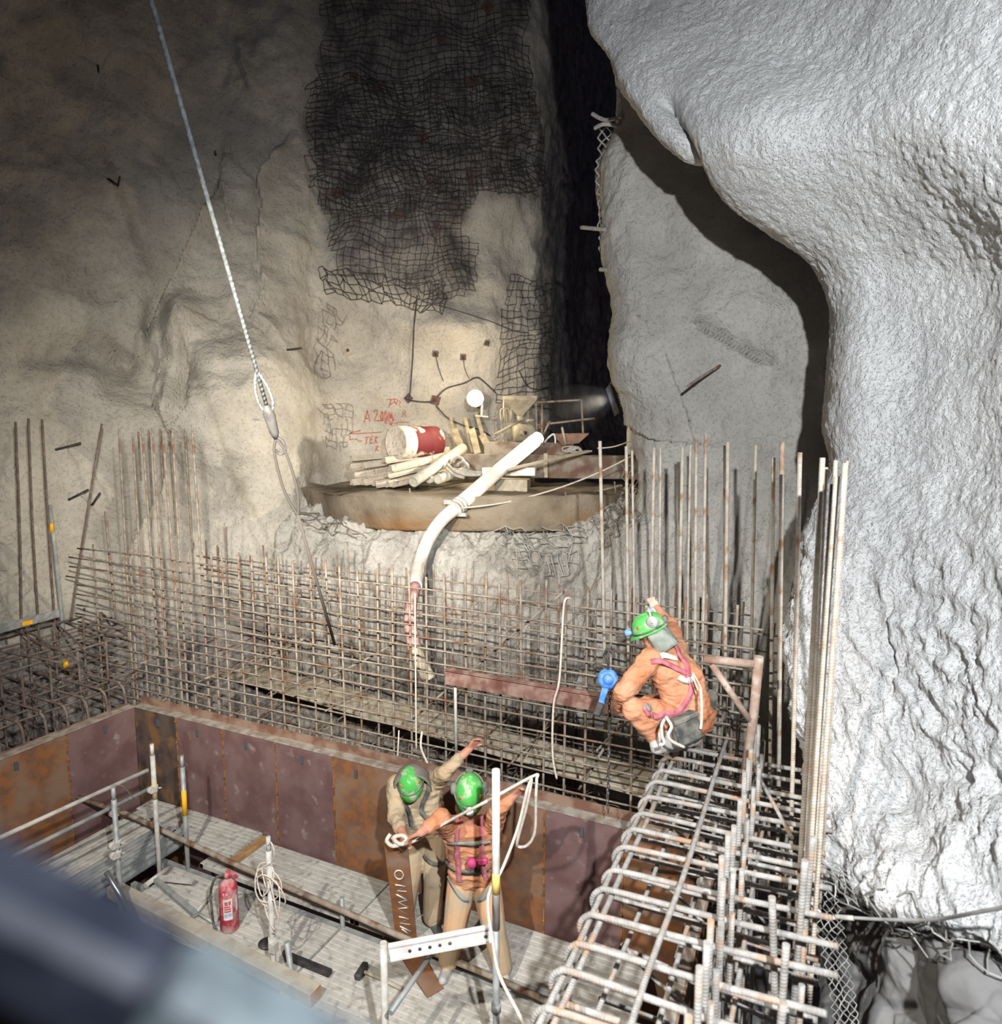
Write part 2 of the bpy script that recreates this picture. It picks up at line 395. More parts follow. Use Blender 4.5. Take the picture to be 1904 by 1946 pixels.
# near right mass
E4 = [(-350,1095,8.4),(-100,1105,8.2),(0,1113,8.0),(60,1122,7.8),(110,1160,7.5),(170,1185,7.2),(250,1235,6.9),(320,1300,6.8),(400,1400,6.7),(460,1490,6.6),(520,1560,6.5),(600,1592,6.4),(700,1590,6.3),(800,1575,6.2),(880,1585,6.1),(950,1560,6.0),(1050,1520,5.9),(1200,1500,5.7),(1350,1510,5.4),(1500,1530,5.1),(1620,1545,4.8)]
ctrl = []
for y, e, d in E4:
    R_ = 2350; q = [(e+60, y, d+2.6), (e+10, y, d+.9), (e, y, d+.25), (e+35, y, d-.15)]
    for k, (t, dd) in enumerate(((.18,.14),(.34,.27),(.5,.42),(.7,.55),(1.,.66))):
        x = e+35+(R_-e-35)*t; dn = 3.15+.35*sst(400, -350, y)
        q.append((x, y, (d-.15)+(dn-(d-.15))*(dd/.66)))
    ctrl.append(q)
# lower border of the sprayed mass sags over the undercut
bot = [(1600,1650,7.4),(1552,1650,5.7),(1548,1650,4.95),(1600,1690,4.55),(1690,1735,4.1),(1780,1760,3.8),(1890,1810,3.5),(2060,1900,3.1),(2350,2050,2.6)]
bot2 = [(1600,1660,7.6),(1570,1662,6.5),(1565,1664,5.6),(1610,1700,5.2),(1695,1748,4.8),(1785,1775,4.4),(1895,1825,4.1),(2065,1915,3.7),(2350,2070,3.2)]
ctrl[-1] = [(x, y-60, d) for x, y, d in bot]; ctrl.append(bot); ctrl.append(bot2)
def exR(px, py, p):
    d = 0
    D, s = segd(px, py, [(1265,190),(1310,300),(1350,400),(1390,450)])
    if D < 90: d += -.22*exp(-D/16)
    d += .16*gauss(px, py, 1640, 700, 60, 200)+.2*gauss(px, py, 1450, 250, 120, 100)
    r = sst(820, 1250, py)*(1-.8*sst(1740, 1880, px-.25*(py-1000)))
    d += (.006+.065*r)*(noise.ridged_multi_fractal(Vector((p.x*1.8+p.z*1.2, p.y*1.8, p.z*1.6))*1.6, .8, 2.1, 5, 1., 2.)-1.2)
    D, s = segd(px, py, [(1690,1150),(1680,1200),(1700,1270),(1695,1310)])
    if D < 20: d -= .06*exp(-D/3)
    return d
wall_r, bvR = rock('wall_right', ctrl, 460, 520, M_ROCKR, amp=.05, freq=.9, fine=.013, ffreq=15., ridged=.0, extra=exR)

# undercut slate below the sprayed mass
ctrl = [[(1500,1560,6.6),(1580,1600,6.0),(1650,1650,5.3),(1740,1700,4.8),(1850,1720,4.4),(2000,1780,3.9),(2300,1900,3.3)],
        [(1520,1700,6.3),(1590,1710,5.7),(1650,1735,4.95),(1740,1760,4.4),(1850,1790,3.95),(2000,1850,3.6),(2300,1960,3.1)],
        [(1540,1800,6.0),(1595,1810,5.4),(1660,1820,4.6),(1750,1840,4.15),(1850,1860,3.55),(2000,1920,3.3),(2300,2040,2.9)],
        [(1560,1900,5.6),(1610,1910,5.1),(1680,1920,4.3),(1770,1940,3.95),(1880,1950,3.35),(2000,2000,3.1),(2300,2150,2.7)],
        [(1580,2100,5.0),(1640,2100,4.6),(1710,2100,3.8),(1800,2100,3.5),(1900,2100,3.0),(2020,2150,2.9),(2300,2350,2.5)]]
def exS(px, py, p):
    q = Vector((p.x*1.2+p.z*.8, p.y*1.2, p.z*.7))
    v = noise.voronoi(q*2.2)[0]; return .16*(v[1]-v[0])+.05*noise.noise(q*3)
wall_s, bvS = rock('wall_undercut', ctrl, 200, 200, M_SLATE, amp=.10, freq=1.1, fine=.012, ffreq=7., extra=exS)

# floor of the excavation far below and dark rock behind the camera side
def floor_mesh():
    b = MB(); n = 40
    for j in range(n+1):
        for i in range(n+1):
            x = -13+16.*i/n; y = -3+15.*j/n
            b.v.append((x, y, -1.35+.15*noise.fractal(Vector((x, y, 0))*.8, .9, 2., 4)))
    for j in range(n):
        for i in range(n):
            a = j*(n+1)+i; b.face([a, a+1, a+n+2, a+n+1], sm=True)
    o = b.build('floor', M_SLATE); o['kind'] = 'structure'
floor_mesh()

# ledge slab of the side drift: muddy concrete
def ledge():
    top = [PZ(x, y, 3.65) for x, y in [(560,927),(600,931),(660,938),(760,943),(900,944),(1040,944),(1150,940),(1230,930)]]
    b = MB(); n = len(top); path = cr(top, 12); K = len(path); lev = 14; back = Vector((.25, 3.4, 0))
    rows = []
    for k, p in enumerate(path):
        row = []
        t = k/(K-1); zb = 3.65-.52*sst(-.02, .16, t)*(1-.15*sst(.85, 1., t))
        for j in range(10):                       # top surface from back to the rim
            q = p+back*(1-j/9); q.z = 3.65+.05*noise.fractal(q*1.5, .9, 2., 4)+.03*noise.noise(q*4)
            row.append(q)
        for j in range(1, lev):                   # front face
            f = j/(lev-1); q = Vector((p.x, p.y, 3.65+(zb-3.65)*f)); q += Vector((-.2, .9, 0))*(.10*f*f)
            q += Vector((-.1, -1, 0))*(.05*noise.fractal(q*1.7, .9, 2., 4)+.012*noise.noise(q*9)); row.append(q)
        q = Vector((p.x, p.y, zb))+back*.5; row.append(q)
        rows.append(row)
    for r in rows:
        for q in r: b.v.append(tuple(q))
    m = len(rows[0])
    for k in range(K-1):
        for j in range(m-1):
            a = k*m+j; b.face([a, a+1, a+m+1, a+m], sm=True)
    o = b.build('trim_ledge', M_MUD, origin=(0,0,0)); o['kind'] = 'structure'
    at = o.data.attributes.new('bare', 'FLOAT', 'POINT')
    vals = []
    for v in o.data.vertices:
        px, py, d = PROJ(v.co); vals.append(max(gauss(px, py, 780, 1000, 110, 22), gauss(px, py, 1110, 990, 50, 18), .0))
    at.data.foreach_set('value', vals)
    return BVHTree.FromPolygons([v.co.copy() for v in o.data.vertices], [list(p.vertices) for p in o.data.polygons])
bvG = ledge()
ALLBV = [bvL, bvF, bvP, bvR, bvS, bvG]
def hit(px, py, off=.03, bvs=None):
    r = ray(px, py); rn = r.normalized(); best = None
    for b in (bvs or ALLBV):
        h = b.ray_cast(C0, rn)
        if h[0] is not None and (best is None or h[3] < best[1]): best = (h[0], h[3], h[1])
    if best is None: return PD(px, py, 12), Vector((0,-1,0))
    nrm = best[2]
    if nrm.dot(rn) > 0: nrm = -nrm
    return best[0]+nrm*off, nrm

# ================================================================== REINFORCEMENT
M_BAR = mat('rebar_dusty', (.19,.155,.125), (.29,.25,.205), c3=(.17,.09,.05), s3=5., lo3=.50, hi3=.66, scale=14., rough=.8, ribs=420., dist=.0012, bump=.4)
M_BARL = mat('rebar_brown', (.11,.085,.075), (.19,.155,.13), c3=(.13,.08,.06), s3=6., scale=12., rough=.8, ribs=420., dist=.0012, bump=.4)
M_BARG = mat('rebar_grey', (.26,.245,.225), (.36,.345,.325), c3=(.36,.22,.13), s3=7., lo3=.54, hi3=.68, scale=16., rough=.75, ribs=330., dist=.0015, bump=.55)
M_WIRE = mat('wire_grey', (.30,.27,.23), (.20,.17,.15), scale=9., rough=.6, metal=.3)
M_WIRED = mat('wire_dark', (.035,.03,.03), (.07,.06,.055), scale=9., rough=.7)
M_WIREL = mat('wire_galvanised', (.42,.42,.40), (.30,.29,.27), scale=9., rough=.5, metal=.3)
rnd = random.Random(11)
def J(a): return rnd.uniform(-a, a)
def bar(name, p, q, r, m, parent, n=6, wob=.012, seg=4):
    p = Vector(p); q = Vector(q); L = (q-p).length
    path = [p+(q-p)*(k/seg)+(Vector((J(wob), J(wob), J(wob))) if 0 < k < seg else Vector()) for k in range(seg+1)]
    if (seg > 2 and wob > 0): path = cr(path, 3)
    b = MB(); b.tube(path, r, n); return b.build(name, m, parent)

# front layer of the far wall
YF = 6.0
fm = thing('rebar_mat', (-4.9, YF, -1.2), 'dense upright rebar mat directly behind the rusty formwork, nearer of the two layers', 'rebar')
x = -.62
while x > -9.0:
    if not (-8.9 < x < -7.4 and int(x*10) % 3 == 0):
        bar('vertical_bar', (x, YF+J(.02), -1.1), (x+J(.03), YF+J(.03), 3.14+J(.07)), .0128, M_BAR, fm, wob=.008)
    x -= .219+J(.012)
for k in range(27):
    z = 3.0-.131*k+J(.018)
    bar('horizontal_bar', (-9.35-(.1 if k % 2 else 0)+J(.12), YF-.03, z+J(.02)), (-.42+J(.05), YF-.03+J(.02), z-.06*(1 if k < 3 else 0)+J(.02)), .0102, M_BAR, fm, wob=.014, seg=7)
for a, b_ in (((780,1371),(1071,1125)),((560,1325),(755,1220)),((420,1290),(575,1215)),((1100,1500),(1180,1370))):
    bar('diagonal_brace', PY(*a, YF+.12), PY(*b_, YF+.12), .014, M_BAR, fm, wob=.01)
# rear layer
YR = 7.55
rm = thing('rebar_mat', (-5.2, YR, -1.2), 'second rebar mat close to the rock face, seen through the nearer mat', 'rebar')
x = -.75
while x > -10.2:
    tall = rnd.random() < .12
    bar('vertical_bar', (x, YR+J(.02), -1.1), (x+J(.06), YR+J(.04), 2.86+J(.1)+(.3 if tall else 0)), .0125, M_BAR, rm, wob=.01)
    x -= .235+J(.02)
for k in range(16):
    z = 2.72-.2*k+J(.03)
    bar('horizontal_bar', (-10.2-(.3 if k < 5 else 0)+J(.2), YR-.03, z), (-.6+J(.1), YR-.03, z-.03+J(.03)), .010, M_BAR, rm, wob=.018, seg=7)
# ties between the layers
tm = thing('rebar_tie_layer', (-4.9, 6.8, -1.2), 'short cross ties and loose bars lying low between the two rebar mats', 'rebar')
for k in range(46):
    x = -.9-8.2*rnd.random(); z = -.3+2.*rnd.random()**1.6
    bar('cross_tie', (x, YF-.08, z), (x+J(.25), YR+.05, z+J(.12)), .010, M_BAR, tm, wob=.02, seg=3)
# crumpled wire scraps at the foot of the mats
b = MB()
for k in range(340):
    p = Vector((-.9-8.*rnd.random(), 6.25+1.*rnd.random(), -.35+1.25*rnd.random()**1.5)); P = [p]
    for i in range(6): p = p+Vector((J(.13), J(.1), J(.12))); P.append(p)
    b.tube(cr(P, 3), .0035, 4, cap=False)
tag(b.build('wire_scrap', M_WIRE), 'tangle of loose netting wire low between the rebar mats', 'wire', kind='stuff')

# tall starter bars at the left end, in two planes
S4_ = .3598
TL = [(575,195),(628,182),(685,188),(700,200),(730,195),(750,175),(785,190),(805,180),(845,182),(860,190),(895,182),(910,185),(975,185),(1015,182)]
for k, (a, c) in enumerate(TL):
    t = PY(a*S4_, 750+c*S4_, YF+.02 if k % 2 else YR-.1)
    o = T1('starter_bar', cr([Vector((t.x+J(.02), t.y, -.9)), Vector((t.x+.02+J(.03), t.y+J(.02), 1.6)), t], 6), .0135, M_BAR)
    tag(o, 'tall thin starter bar in the left cluster, against the tan rock', 'rebar', 'tall starter bars at the left end of the rebar mats')
for k, (a, c, q) in enumerate(((82,145,(115,1330)),(150,125,(205,1260)),(222,130,(295,1300)))):
    t = PX(a*S4_, 750+c*S4_, -9.55); bt = PX(q[0]*S4_, 750+q[1]*S4_, -9.5)
    o = T1('starter_bar', cr([bt+(bt-t)*.5, bt, (bt+t)/2+Vector((J(.03),J(.03),0)), t], 6), .016, M_BARL)
    tag(o, ['leftmost of the three tall dark bars at the left edge', 'middle of the three tall dark bars at the left edge', 'tall dark bar beside the scaffold tube with the orange tag'][k], 'rebar', 'tall dark bars at the left edge')
t = PX(538*S4_, 750+155*S4_, -9.3); q = PX(375*S4_, 750+1180*S4_, -9.0); mid = PX(420*S4_, 750+880*S4_, -9.2)
tag(T1('starter_bar', cr([q, mid, t], 8), .016, M_BARL), 'single long bar slanting up to the right in front of the left rock wall', 'rebar')
tag(T1('starter_bar', cr([PX(202,1135,-8.7)+Vector((0,0,-.3)), PX(218,1160,-8.6), PX(200,972,-8.9)][1:], 6), .014, M_BAR), 'shorter pale bar standing between the slanting bar and the left cluster', 'rebar')

# left cage behind the left formwork wall
lc = thing('rebar_cage', (-8.7, 4.4, -1.2), 'dark low rebar cage of bent hoops behind the left formwork wall', 'rebar')
for k in range(13):
    y = 5.55-.245*k; z = 1.42+J(.02)
    P = [(-9.7, y, z+.02), (-8.1, y+J(.02), z), (-7.95, y, z-.015), (-7.86, y, z-.11), (-7.87, y+.02, z-.5), (-7.92, y+.02, z-.64), (-8.05, y+.02, z-.72), (-9.6, y+.03, z-.74)]
    b = MB(); b.tube(cr(P, 5), .0165, 7); b.build('hoop', M_BARL, lc)
for (x, z, a, c) in [(-7.95,1.39,0,6.2),(-8.2,1.385,0,6.4),(-8.5,1.39,0,6.4),(-8.8,1.385,0,6.5),(-9.1,1.39,0,6.6),(-7.93,.95,0,6.),(-7.93,.7,0,6.),(-8.3,.65,0,6.),(-8.8,.65,0,6.),
                     (-8.35,1.88,0,6.3),(-8.6,1.9,0,6.5),(-8.9,1.88,0,6.6),(-9.2,1.9,0,6.7),(-9.5,1.92,0,6.8),(-9.6,1.4,0,6.8),(-9.6,.9,0,6.6)]:
    bar('long_bar', (x+.1, 1.6+J(.2), z), (x-.05+J(.05), c-.3, z+J(.03)), .014, M_BARL, lc, wob=.015, seg=6)
for i, x in enumerate((-8.35, -9.0, -9.6)):
    for k in range(11):
        y = 2.7+.33*k+.1*i
        bar('vertical_bar', (x+J(.03), y, -.9), (x+J(.06), y+J(.04), 1.95+J(.06)+(.12 if i else 0)), .015, M_BARL, lc, wob=.012)
for k in range(6):
    y = 4.6+.3*k
    bar('cross_bar', (-8.0-J(.2), y+J(.3), 1.94+J(.03)), (-9.9, y+.25+J(.2), 1.97+J(.03)), .0125, M_BARL, lc, wob=.02)
for k in range(8):
    z = rnd.uniform(.1, 1.1); y = rnd.uniform(3., 6.)
    bar('loose_bar', (-7.9, y, z), (-9.7, y+J(.6), z+J(.2)), .012, M_BARL, lc, wob=.02)

# right cage: hoops over the corner beam
rc = thing('rebar_cage', (-.5, 4.3, -1.2), 'thick grey rebar cage of bent hoops running along the right side of the pit', 'rebar')
for k in range(17):
    y = 2.08+.231*k+J(.012); z = 1.9+J(.015); dy = J(.05)
    P = [(.16+J(.04), y+.03+dy, z+.02), (-.4, y+.01+dy/2, z+.005), (-.98, y, z), (-1.09, y, z-.022), (-1.135, y, z-.10), (-1.09, y+.01, z-.19), (-.97, y+.03, z-.215), (.1, y+.07-dy, z-.23)]
    b = MB(); b.tube(cr(P, 6), .0175, 10); b.build('hoop', M_BARG, rc)
for (x, z, y1) in [(-1.085,1.855,6.4),(-1.04,1.85,6.3),(-.66,1.935,6.3),(-1.09,1.72,6.3),(-.9,1.66,6.3),(-.62,1.65,6.4),(-.3,1.66,6.4),(-.8,1.4,6.2),(-.5,1.15,6.2),(-.15,1.3,6.4),(-.15,.9,6.4)]:
    bar('long_bar', (x+J(.01), 1.5, z), (x+J(.02), y1, z), .0165 if z > 1.8 else .014, M_BARG, rc, wob=.012, seg=6, n=9)
for k in range(17):
    y = 2.2+.231*k
    bar('vertical_bar', (-.42+J(.01), y, -1.1), (-.40+J(.02), y+J(.02), 2.18+J(.06)), .0175, M_BARG, rc, n=9, wob=.006)
    bar('vertical_bar', (-.36+J(.01), y+.06, -1.1), (-.35+J(.02), y+.07+J(.02), 2.04+J(.06)), .0165, M_BARG, rc, n=9, wob=.006)
    if k % 2: bar('vertical_bar', (.0, y, -1.1), (.02, y+J(.02), 1.9+J(.05)), .016, M_BARG, rc, n=8, wob=.006)
    if k % 3 == 0: bar('diagonal_bar', (-.95, y+.1, 1.6), (-.2+J(.1), y+.3+J(.2), .9+J(.2)), .013, M_BARG, rc, wob=.02)
for k in range(9):
    bar('lower_bar', (-.98, 2.5+.42*k, 1.5+J(.05)), (.12, 2.6+.42*k+J(.1), 1.42+J(.1)), .014, M_BARG, rc, wob=.015)
    bar('lower_bar', (-.6, 2.4+.42*k, .9+J(.15)), (.12, 2.6+.42*k+J(.1), .95+J(.1)), .014, M_BARG, rc, wob=.015)

M_BARP = mat('rebar_pale', (.42,.36,.29), (.50,.45,.38), c3=(.33,.19,.11), s3=6., lo3=.54, hi3=.66, scale=14., rough=.8, ribs=330., dist=.0015, bump=.5)
# tall starter bars on the right, each a bar of its own
def rod(t, q, d, r, extra=.0, m=None):
    a = PD(*t, d); zt = a.z; h = ray(*q); 
    q3 = PD(*q, d+.11*max(0, (q[1]-t[1])/1310*d))
    low = q3+(q3-a).normalized()*extra
    mid = (a+low)/2+Vector((J(.008), J(.008), 0))
    b = MB(); b.tube(cr([a, mid, low], 6), r, 10); return b.build('starter_bar', m or M_BARG)
RB = [(1140,838,1147,1175,7.4,.019),(1190,848,1193,1185,7.35,.017),(1201,856,1206,1190,7.45,.014),(1243,850,1238,1190,7.3,.018),(1255,852,1252,1190,7.4,.014),(1297,850,1292,1230,7.2,.018),
      (1312,845,1305,1230,7.3,.014),(1323,835,1320,1260,7.1,.017),(1341,825,1336,1260,7.1,.017),(1377,845,1374,1230,7.0,.014),(1383,840,1377,1500,6.8,.019),(1436,845,1428,1250,6.9,.017)]
for i, (a, c, e, g, d, r) in enumerate(RB):
    tag(rod((a,c),(e,g),d,r,extra=1.4,m=M_BARP), 'tall starter bar standing in front of the grey rock pillar, left of the near bundle', 'rebar', 'tall starter bars in front of the grey rock pillar')
RN = [(1470,870,1462,1520,5.9,.017),(1486,840,1479,1500,5.6,.019),(1520,860,1503,1560,4.9,.0165),(1563,870,1522,1600,4.1,.0165),(1569,888,1533,1600,4.2,.014),
      (1583,920,1536,1640,3.9,.0165),(1590,905,1541,1640,3.8,.0165),(1588,875,1548,1640,4.0,.012),(1606,880,1556,1640,3.7,.014),(1610,876,1572,1500,4.3,.008)]
for i, (a, c, e, g, d, r) in enumerate(RN):
    lab = 'thick pale starter bar leaning in the tall bundle against the bright rock' if i > 2 else 'pale starter bar standing alone just left of the tall bundle'
    tag(rod((a,c),(e,g),d,r,extra=.9,m=M_BARP), lab, 'rebar', 'thick starter bars of the right bundle' if i > 2 else 'starter bars left of the bundle')
for i, (a, c, e, g, d, r) in enumerate([(1545,1590,1508,1990,3.9,.0175),(1530,1635,1500,1990,3.7,.019),(1467,1705,1478,1990,3.6,.019),(1494,1795,1480,1990,3.25,.018),(1489,1905,1478,1990,3.1,.018),(1538,1560,1520,1990,4.2,.016)]):
    tag(rod((a,c),(e,g),d,r,extra=1.2), ['cut bar end rising at the foot of the right bundle', 'cut bar end with a pale top below the right bundle', 'dark ribbed bar standing free beside the hoop ends', 'rust-tipped ribbed bar near the bottom edge', 'lowest rust-tipped bar at the bottom edge of the picture','rust-topped bar hugging the foot of the right bundle'][i], 'rebar')

# ================================================================== FORMWORK
M_MAR = mat('plate_maroon', (.125,.068,.064), (.17,.105,.10), scale=3., c3=(.30,.24,.23), s3=7., lo3=.60, hi3=.78, rough=.6, bump=.2, bscale=20.)
M_RUST = mat('plate_rust', (.23,.095,.035), (.15,.075,.045), scale=9., lo=.42, hi=.58, c3=(.21,.13,.085), s3=2.4, lo3=.45, hi3=.62, rough=.8, bump=.25, bscale=25.)
M_RUSTD = mat('plate_dark', (.055,.04,.036), (.10,.07,.055), scale=5., c3=(.17,.09,.04), s3=4., lo3=.52, hi3=.64, rough=.7)
M_SEAM = mat('seam_rust', (.30,.13,.04), (.12,.06,.03), scale=18., rough=.9)
M_LIP = mat('lip_rust', (.15,.075,.05), (.24,.16,.115), scale=6., rough=.85)
M_CEM = mat('cement_edge', (.33,.30,.26), (.22,.17,.13), scale=9., rough=.9)
M_CLIP = mat('clip_blue', (.07,.075,.09), rough=.6)
FY = 5.5; LX = -7.62; TOP = 1.2
def formwork(name, label, p0, ux, seams, mats, nrm, length):
    """a run of bolted plates; p0 foot of the wall at its start, ux direction along, nrm towards the pit"""
    ux = Vector(ux); nrm = Vector(nrm); p0 = Vector(p0)
    w_ = thing(name, p0+ux*(length/2), label, 'formwork')
    R = Matrix((ux, nrm, Vector((0,0,1)))).transposed()
    for i in range(len(seams)-1):
        a, c = seams[i], seams[i+1]; m = mats[i % len(mats)]
        pn = B1('panel', p0+ux*((a+c)/2)+Vector((0,0,(TOP-1.3)/2))-nrm*.006, (c-a-.006, .012, TOP+1.3), m, w_, R)
        if m is not M_MAR: pn['label'] = 'rust-stained plate' if m is M_RUST else 'blackened plate'
        b = MB(); b.box(p0+ux*c+Vector((0,0,(TOP-1.3)/2))+nrm*.004, (.014, .008, TOP+1.3), R)
        for k in range(5): b.lathe([(.012, 0), (.012, .012), (.006, .016)], p0+ux*(c+.0)+Vector((0,0,.12+k*.25+J(.03)))+nrm*.006, nrm, 8)
        b.build('seam_strip', M_SEAM, pn)
        B1('clip', p0+ux*((a+c)/2+J(.1))+Vector((0,0,TOP-.13))+nrm*.008, (.035, .016, .085), M_CLIP, pn, R)
    b = MB(); b.box(p0+ux*(length/2)+Vector((0,0,TOP+.006))-nrm*.05, (length, .12, .014), R); b.build('top_flange', M_CEM, w_)
    b = MB(); n = 24
    lh = .105 if abs(ux.x) > .5 else .03
    b.box(p0+ux*(length/2)+Vector((0,0,TOP+lh/2))-nrm*.105, (length, .012, lh), R); b.build('edge_lip', M_LIP, w_)
    return w_
formwork('formwork_wall', 'long rusty steel formwork wall facing the platform, with red-brown plates', (LX, FY, 0), (1,0,0), [0,.73,1.49,2.28,3.08,3.87,4.67,5.47,6.2,6.87], [M_RUSTD, M_MAR, M_MAR, M_MAR, M_RUST, M_RUST, M_RUST, M_MAR, M_RUST], (0,-1,0), 6.87)
formwork('formwork_wall', 'rusty steel formwork wall on the left side of the pit, meeting the long wall at the corner', (LX, FY, 0), (0,-1,0), [0,.86,1.75,2.65,3.6,4.6], [M_MAR, M_RUST, M_MAR], (1,0,0), 4.6)
formwork('formwork_wall', 'rusty formwork wall standing under the grey hoop cage on the right', (-.72, 5.45, 0), (0,-1,0), [0,.8,1.6,2.4,3.2,4.], [M_RUST, M_MAR], (-1,0,0), 4.)

# ================================================================== PLATFORM
M_DECK = mat('deck_dusty', (.38,.36,.315), (.48,.455,.405), scale=5., c3=(.26,.24,.21), s3=14., lo3=.52, hi3=.7, rough=.85, bump=.15, bscale=90.)
M_GALV = mat('galvanised', (.25,.265,.26), (.36,.37,.355), scale=9., rough=.55, metal=.25, bump=.1)
M_GALVP = mat('galvanised_pale', (.52,.50,.46), (.40,.37,.33), scale=10., rough=.7)
M_TUBE = mat('tube_brown', (.24,.19,.14), (.33,.28,.22), scale=9., rough=.75, c3=(.16,.08,.04), s3=8.)
M_TIM = mat('timber', (.42,.37,.28), (.33,.28,.205), scale=6., rough=.9, bump=.2, bscale=50., c3=(.42,.38,.31), s3=9.)
M_ENDO = mat('timber_end', (.42,.24,.10), (.30,.17,.08), scale=12., rough=.9)
M_TAPEO = mat('tape_orange', (.85,.43,.02), rough=.6)
M_DARKS = mat('steel_dark', (.05,.05,.05), (.09,.08,.075), scale=12., rough=.6, metal=.4)
M_ROPE = mat('rope_white', (.66,.58,.50), (.55,.47,.39), scale=40., rough=.95, ribs=420., bump=.35, dist=.001)
M_PIPER = mat('pipe_rust', (.24,.15,.11), (.34,.25,.20), scale=8., rough=.8, c3=(.42,.36,.30), s3=9.)
M_WHITE = mat('white_paint', (.72,.70,.67), (.60,.57,.53), scale=14., rough=.6)
def board(a, bb, width, z, thick=.055, label=None, m=None, group='steel deck boards of the platform'):
    """ribbed steel deck board from a to bb (xy), left edge to the right"""
    a = Vector((a[0], a[1], z)); c = Vector((bb[0], bb[1], z)); d = (c-a); L = d.length; ux = d.normalized(); uy = Vector((-ux.y, ux.x, 0)); b = MB()
    n = max(3, int(width/.052)); prof = []
    for k in range(n):
        y0 = -width/2+width*k/n; y1 = -width/2+width*(k+1)/n; g = .006
        prof += [(y0, -.008), (y0+g, 0), (y1-g, 0)]
    prof += [(width/2, -.008), (width/2, -thick), (width/2-.02, -thick), (width/2-.02, -.014), (-width/2+.02, -.014), (-width/2+.02, -thick), (-width/2, -thick)]
    N = len(prof)
    for e in (a, c):
        for y, zz in prof: b.v.append(tuple(e+uy*y+Vector((0,0,zz))))
    for k in range(N): b.face([k, (k+1) % N, N+(k+1) % N, N+k])
    b.box(a+ux*.02+Vector((0,0,-thick/2-.004)), (.04, width, thick-.004), Matrix((ux, uy, Vector((0,0,1)))).transposed())
    b.box(c-ux*.02+Vector((0,0,-thick/2-.004)), (.04, width, thick-.004), Matrix((ux, uy, Vector((0,0,1)))).transposed())
    return tag(b.build('deck_board', m or M_DECK), label, 'scaffold board', group)
W = .235
# boards beside the far wall
for k in range(2):
    board((-7.35+.1*k, 5.36-.245*k), (-5.58, 5.42-.245*k), W, .065, label=['dusty ribbed deck board against the formwork, left end, lapped over the next', 'dusty ribbed deck board lapped on top, second from the formwork'][k])
LB = ['long deck board tight against the rusty wall behind the workers', 'middle board of the three beside the rusty wall', 'board of the far walkway bordering the dark gap']
for k in range(3): board((-6.1+.12*k, 5.37-.2*k), (-3.84, 5.37-.2*k), .195, 0, label=LB[k]+', left of the joint')
for k in range(3): board((-3.82, 5.37-.2*k), (-1.15, 5.37-.2*k), .195, 0, label=LB[k]+', right of the joint')
# nearer walkway
LC = ['farthest', 'second', 'nearest']
for k in range(3): board((-6.05+.05*k, 4.6-.24*k), (-3.89, 4.6-.24*k), W, 0, label='near walkway deck board around the extinguisher, %s of three from the long tube' % LC[k])
for k in range(4): board((-3.86, 4.6-.24*k), (-1.0, 4.6-.24*k), W, 0, label='deck board of the near walkway under the sledgehammer, %s from the long tube' % ['first', 'second', 'third', 'fourth and last'][k])
# left cross platform
for k in range(3): board((-6.42-.245*k, 2.7), (-6.42-.245*k, 4.95-.0*k), W, .235-.0*k, label='raised galvanised board on the left cross platform, %s from the upright toe board' % ['first', 'second', 'third'][k], m=M_GALV if k == 0 else M_DECK, group='boards of the left cross platform')
board((-7.2, 4.0), (-7.2, 5.3), W, .05, label='lower short board in the corner between both formwork walls', group='boards of the left cross platform')
b = MB(); b.box((-6.275, 3.85, .12), (.006, 2.3, .22)); 
for z in (.2, .13, .05): b.box((-6.265, 3.85, z), (.02, 2.3, .02))
tag(b.build('toe_board', M_GALV), 'upright ribbed galvanised toe board edging the left cross platform', 'toe board')
# squared timber along the near walkway
tb = thing('timber_beam', (-4.85, 4.03, 0), 'long squared timber lying along the edge of the near walkway', 'timber')
b = MB(); b.beam((-6.22, 4.13, .065), (-3.52, 3.96, .065), .13, .12, bev=.008); b.build('beam', M_TIM, tb)
b = MB(); b.beam((-3.52, 3.96, .065), (-3.515, 3.96, .065), .12, .11); b.build('end_grain', M_ENDO, tb)['label'] = 'orange sawn end'
tt = thing('timber_batten', (-5.6, 5.1, .01), 'orange stained batten under the lapped board ends', 'timber')
b = MB(); b.beam((-5.52, 5.48, .03), (-5.52, 4.96, .03), .09, .05, bev=.004); b.build('batten', M_ENDO, tt)
# ledgers below the gap
for i, (y, x0, x1) in enumerate(((4.80, -7.4, -1.1), (4.40,-6.3,-1.0))):
    b = MB(); b.beam((x0, y, -.10), (x1, y, -.10), .05, .09); tag(b.build('ledger', M_GALV), ['galvanised ledger in the dark gap between the walkways', 'galvanised ledger under the near walkway'][i], 'scaffold beam')
def coupler(b, p, s=.035):
    p = Vector(p); b.lathe([(.036, -.03), (.036, .03)], p, (0,0,1), 12); b.lathe([(.034, -.028), (.034, .028)], p+Vector((.0,-.045,0)), (1,0,0), 12)
    b.box(p+Vector((.035,-.02,.0)), (.03,.03,.05)); b.tube([p+Vector((.03,.01,.0)), p+Vector((.075,.02,.012))], .008, 6); b.tube([p+Vector((-.03,.01,.01)), p+Vector((-.07,.02,-.01))], .008, 6)
tube_l = thing('scaffold_tube', (-4.5, 4.77, .1), 'long brown handrail tube crossing the platform above the dark gap', 'scaffold tube')
TZ = [(121,1506),(250,1550),(430,1635),(700,1752),(770,1783)]
P = [PY(a, c, 4.72) for a, c in TZ]+[PY(960, 1868, 4.72), Vector((-1.2, 4.7, .05))]
b = MB(); b.tube(P, .027, 12); b.build('tube', M_TUBE, tube_l)
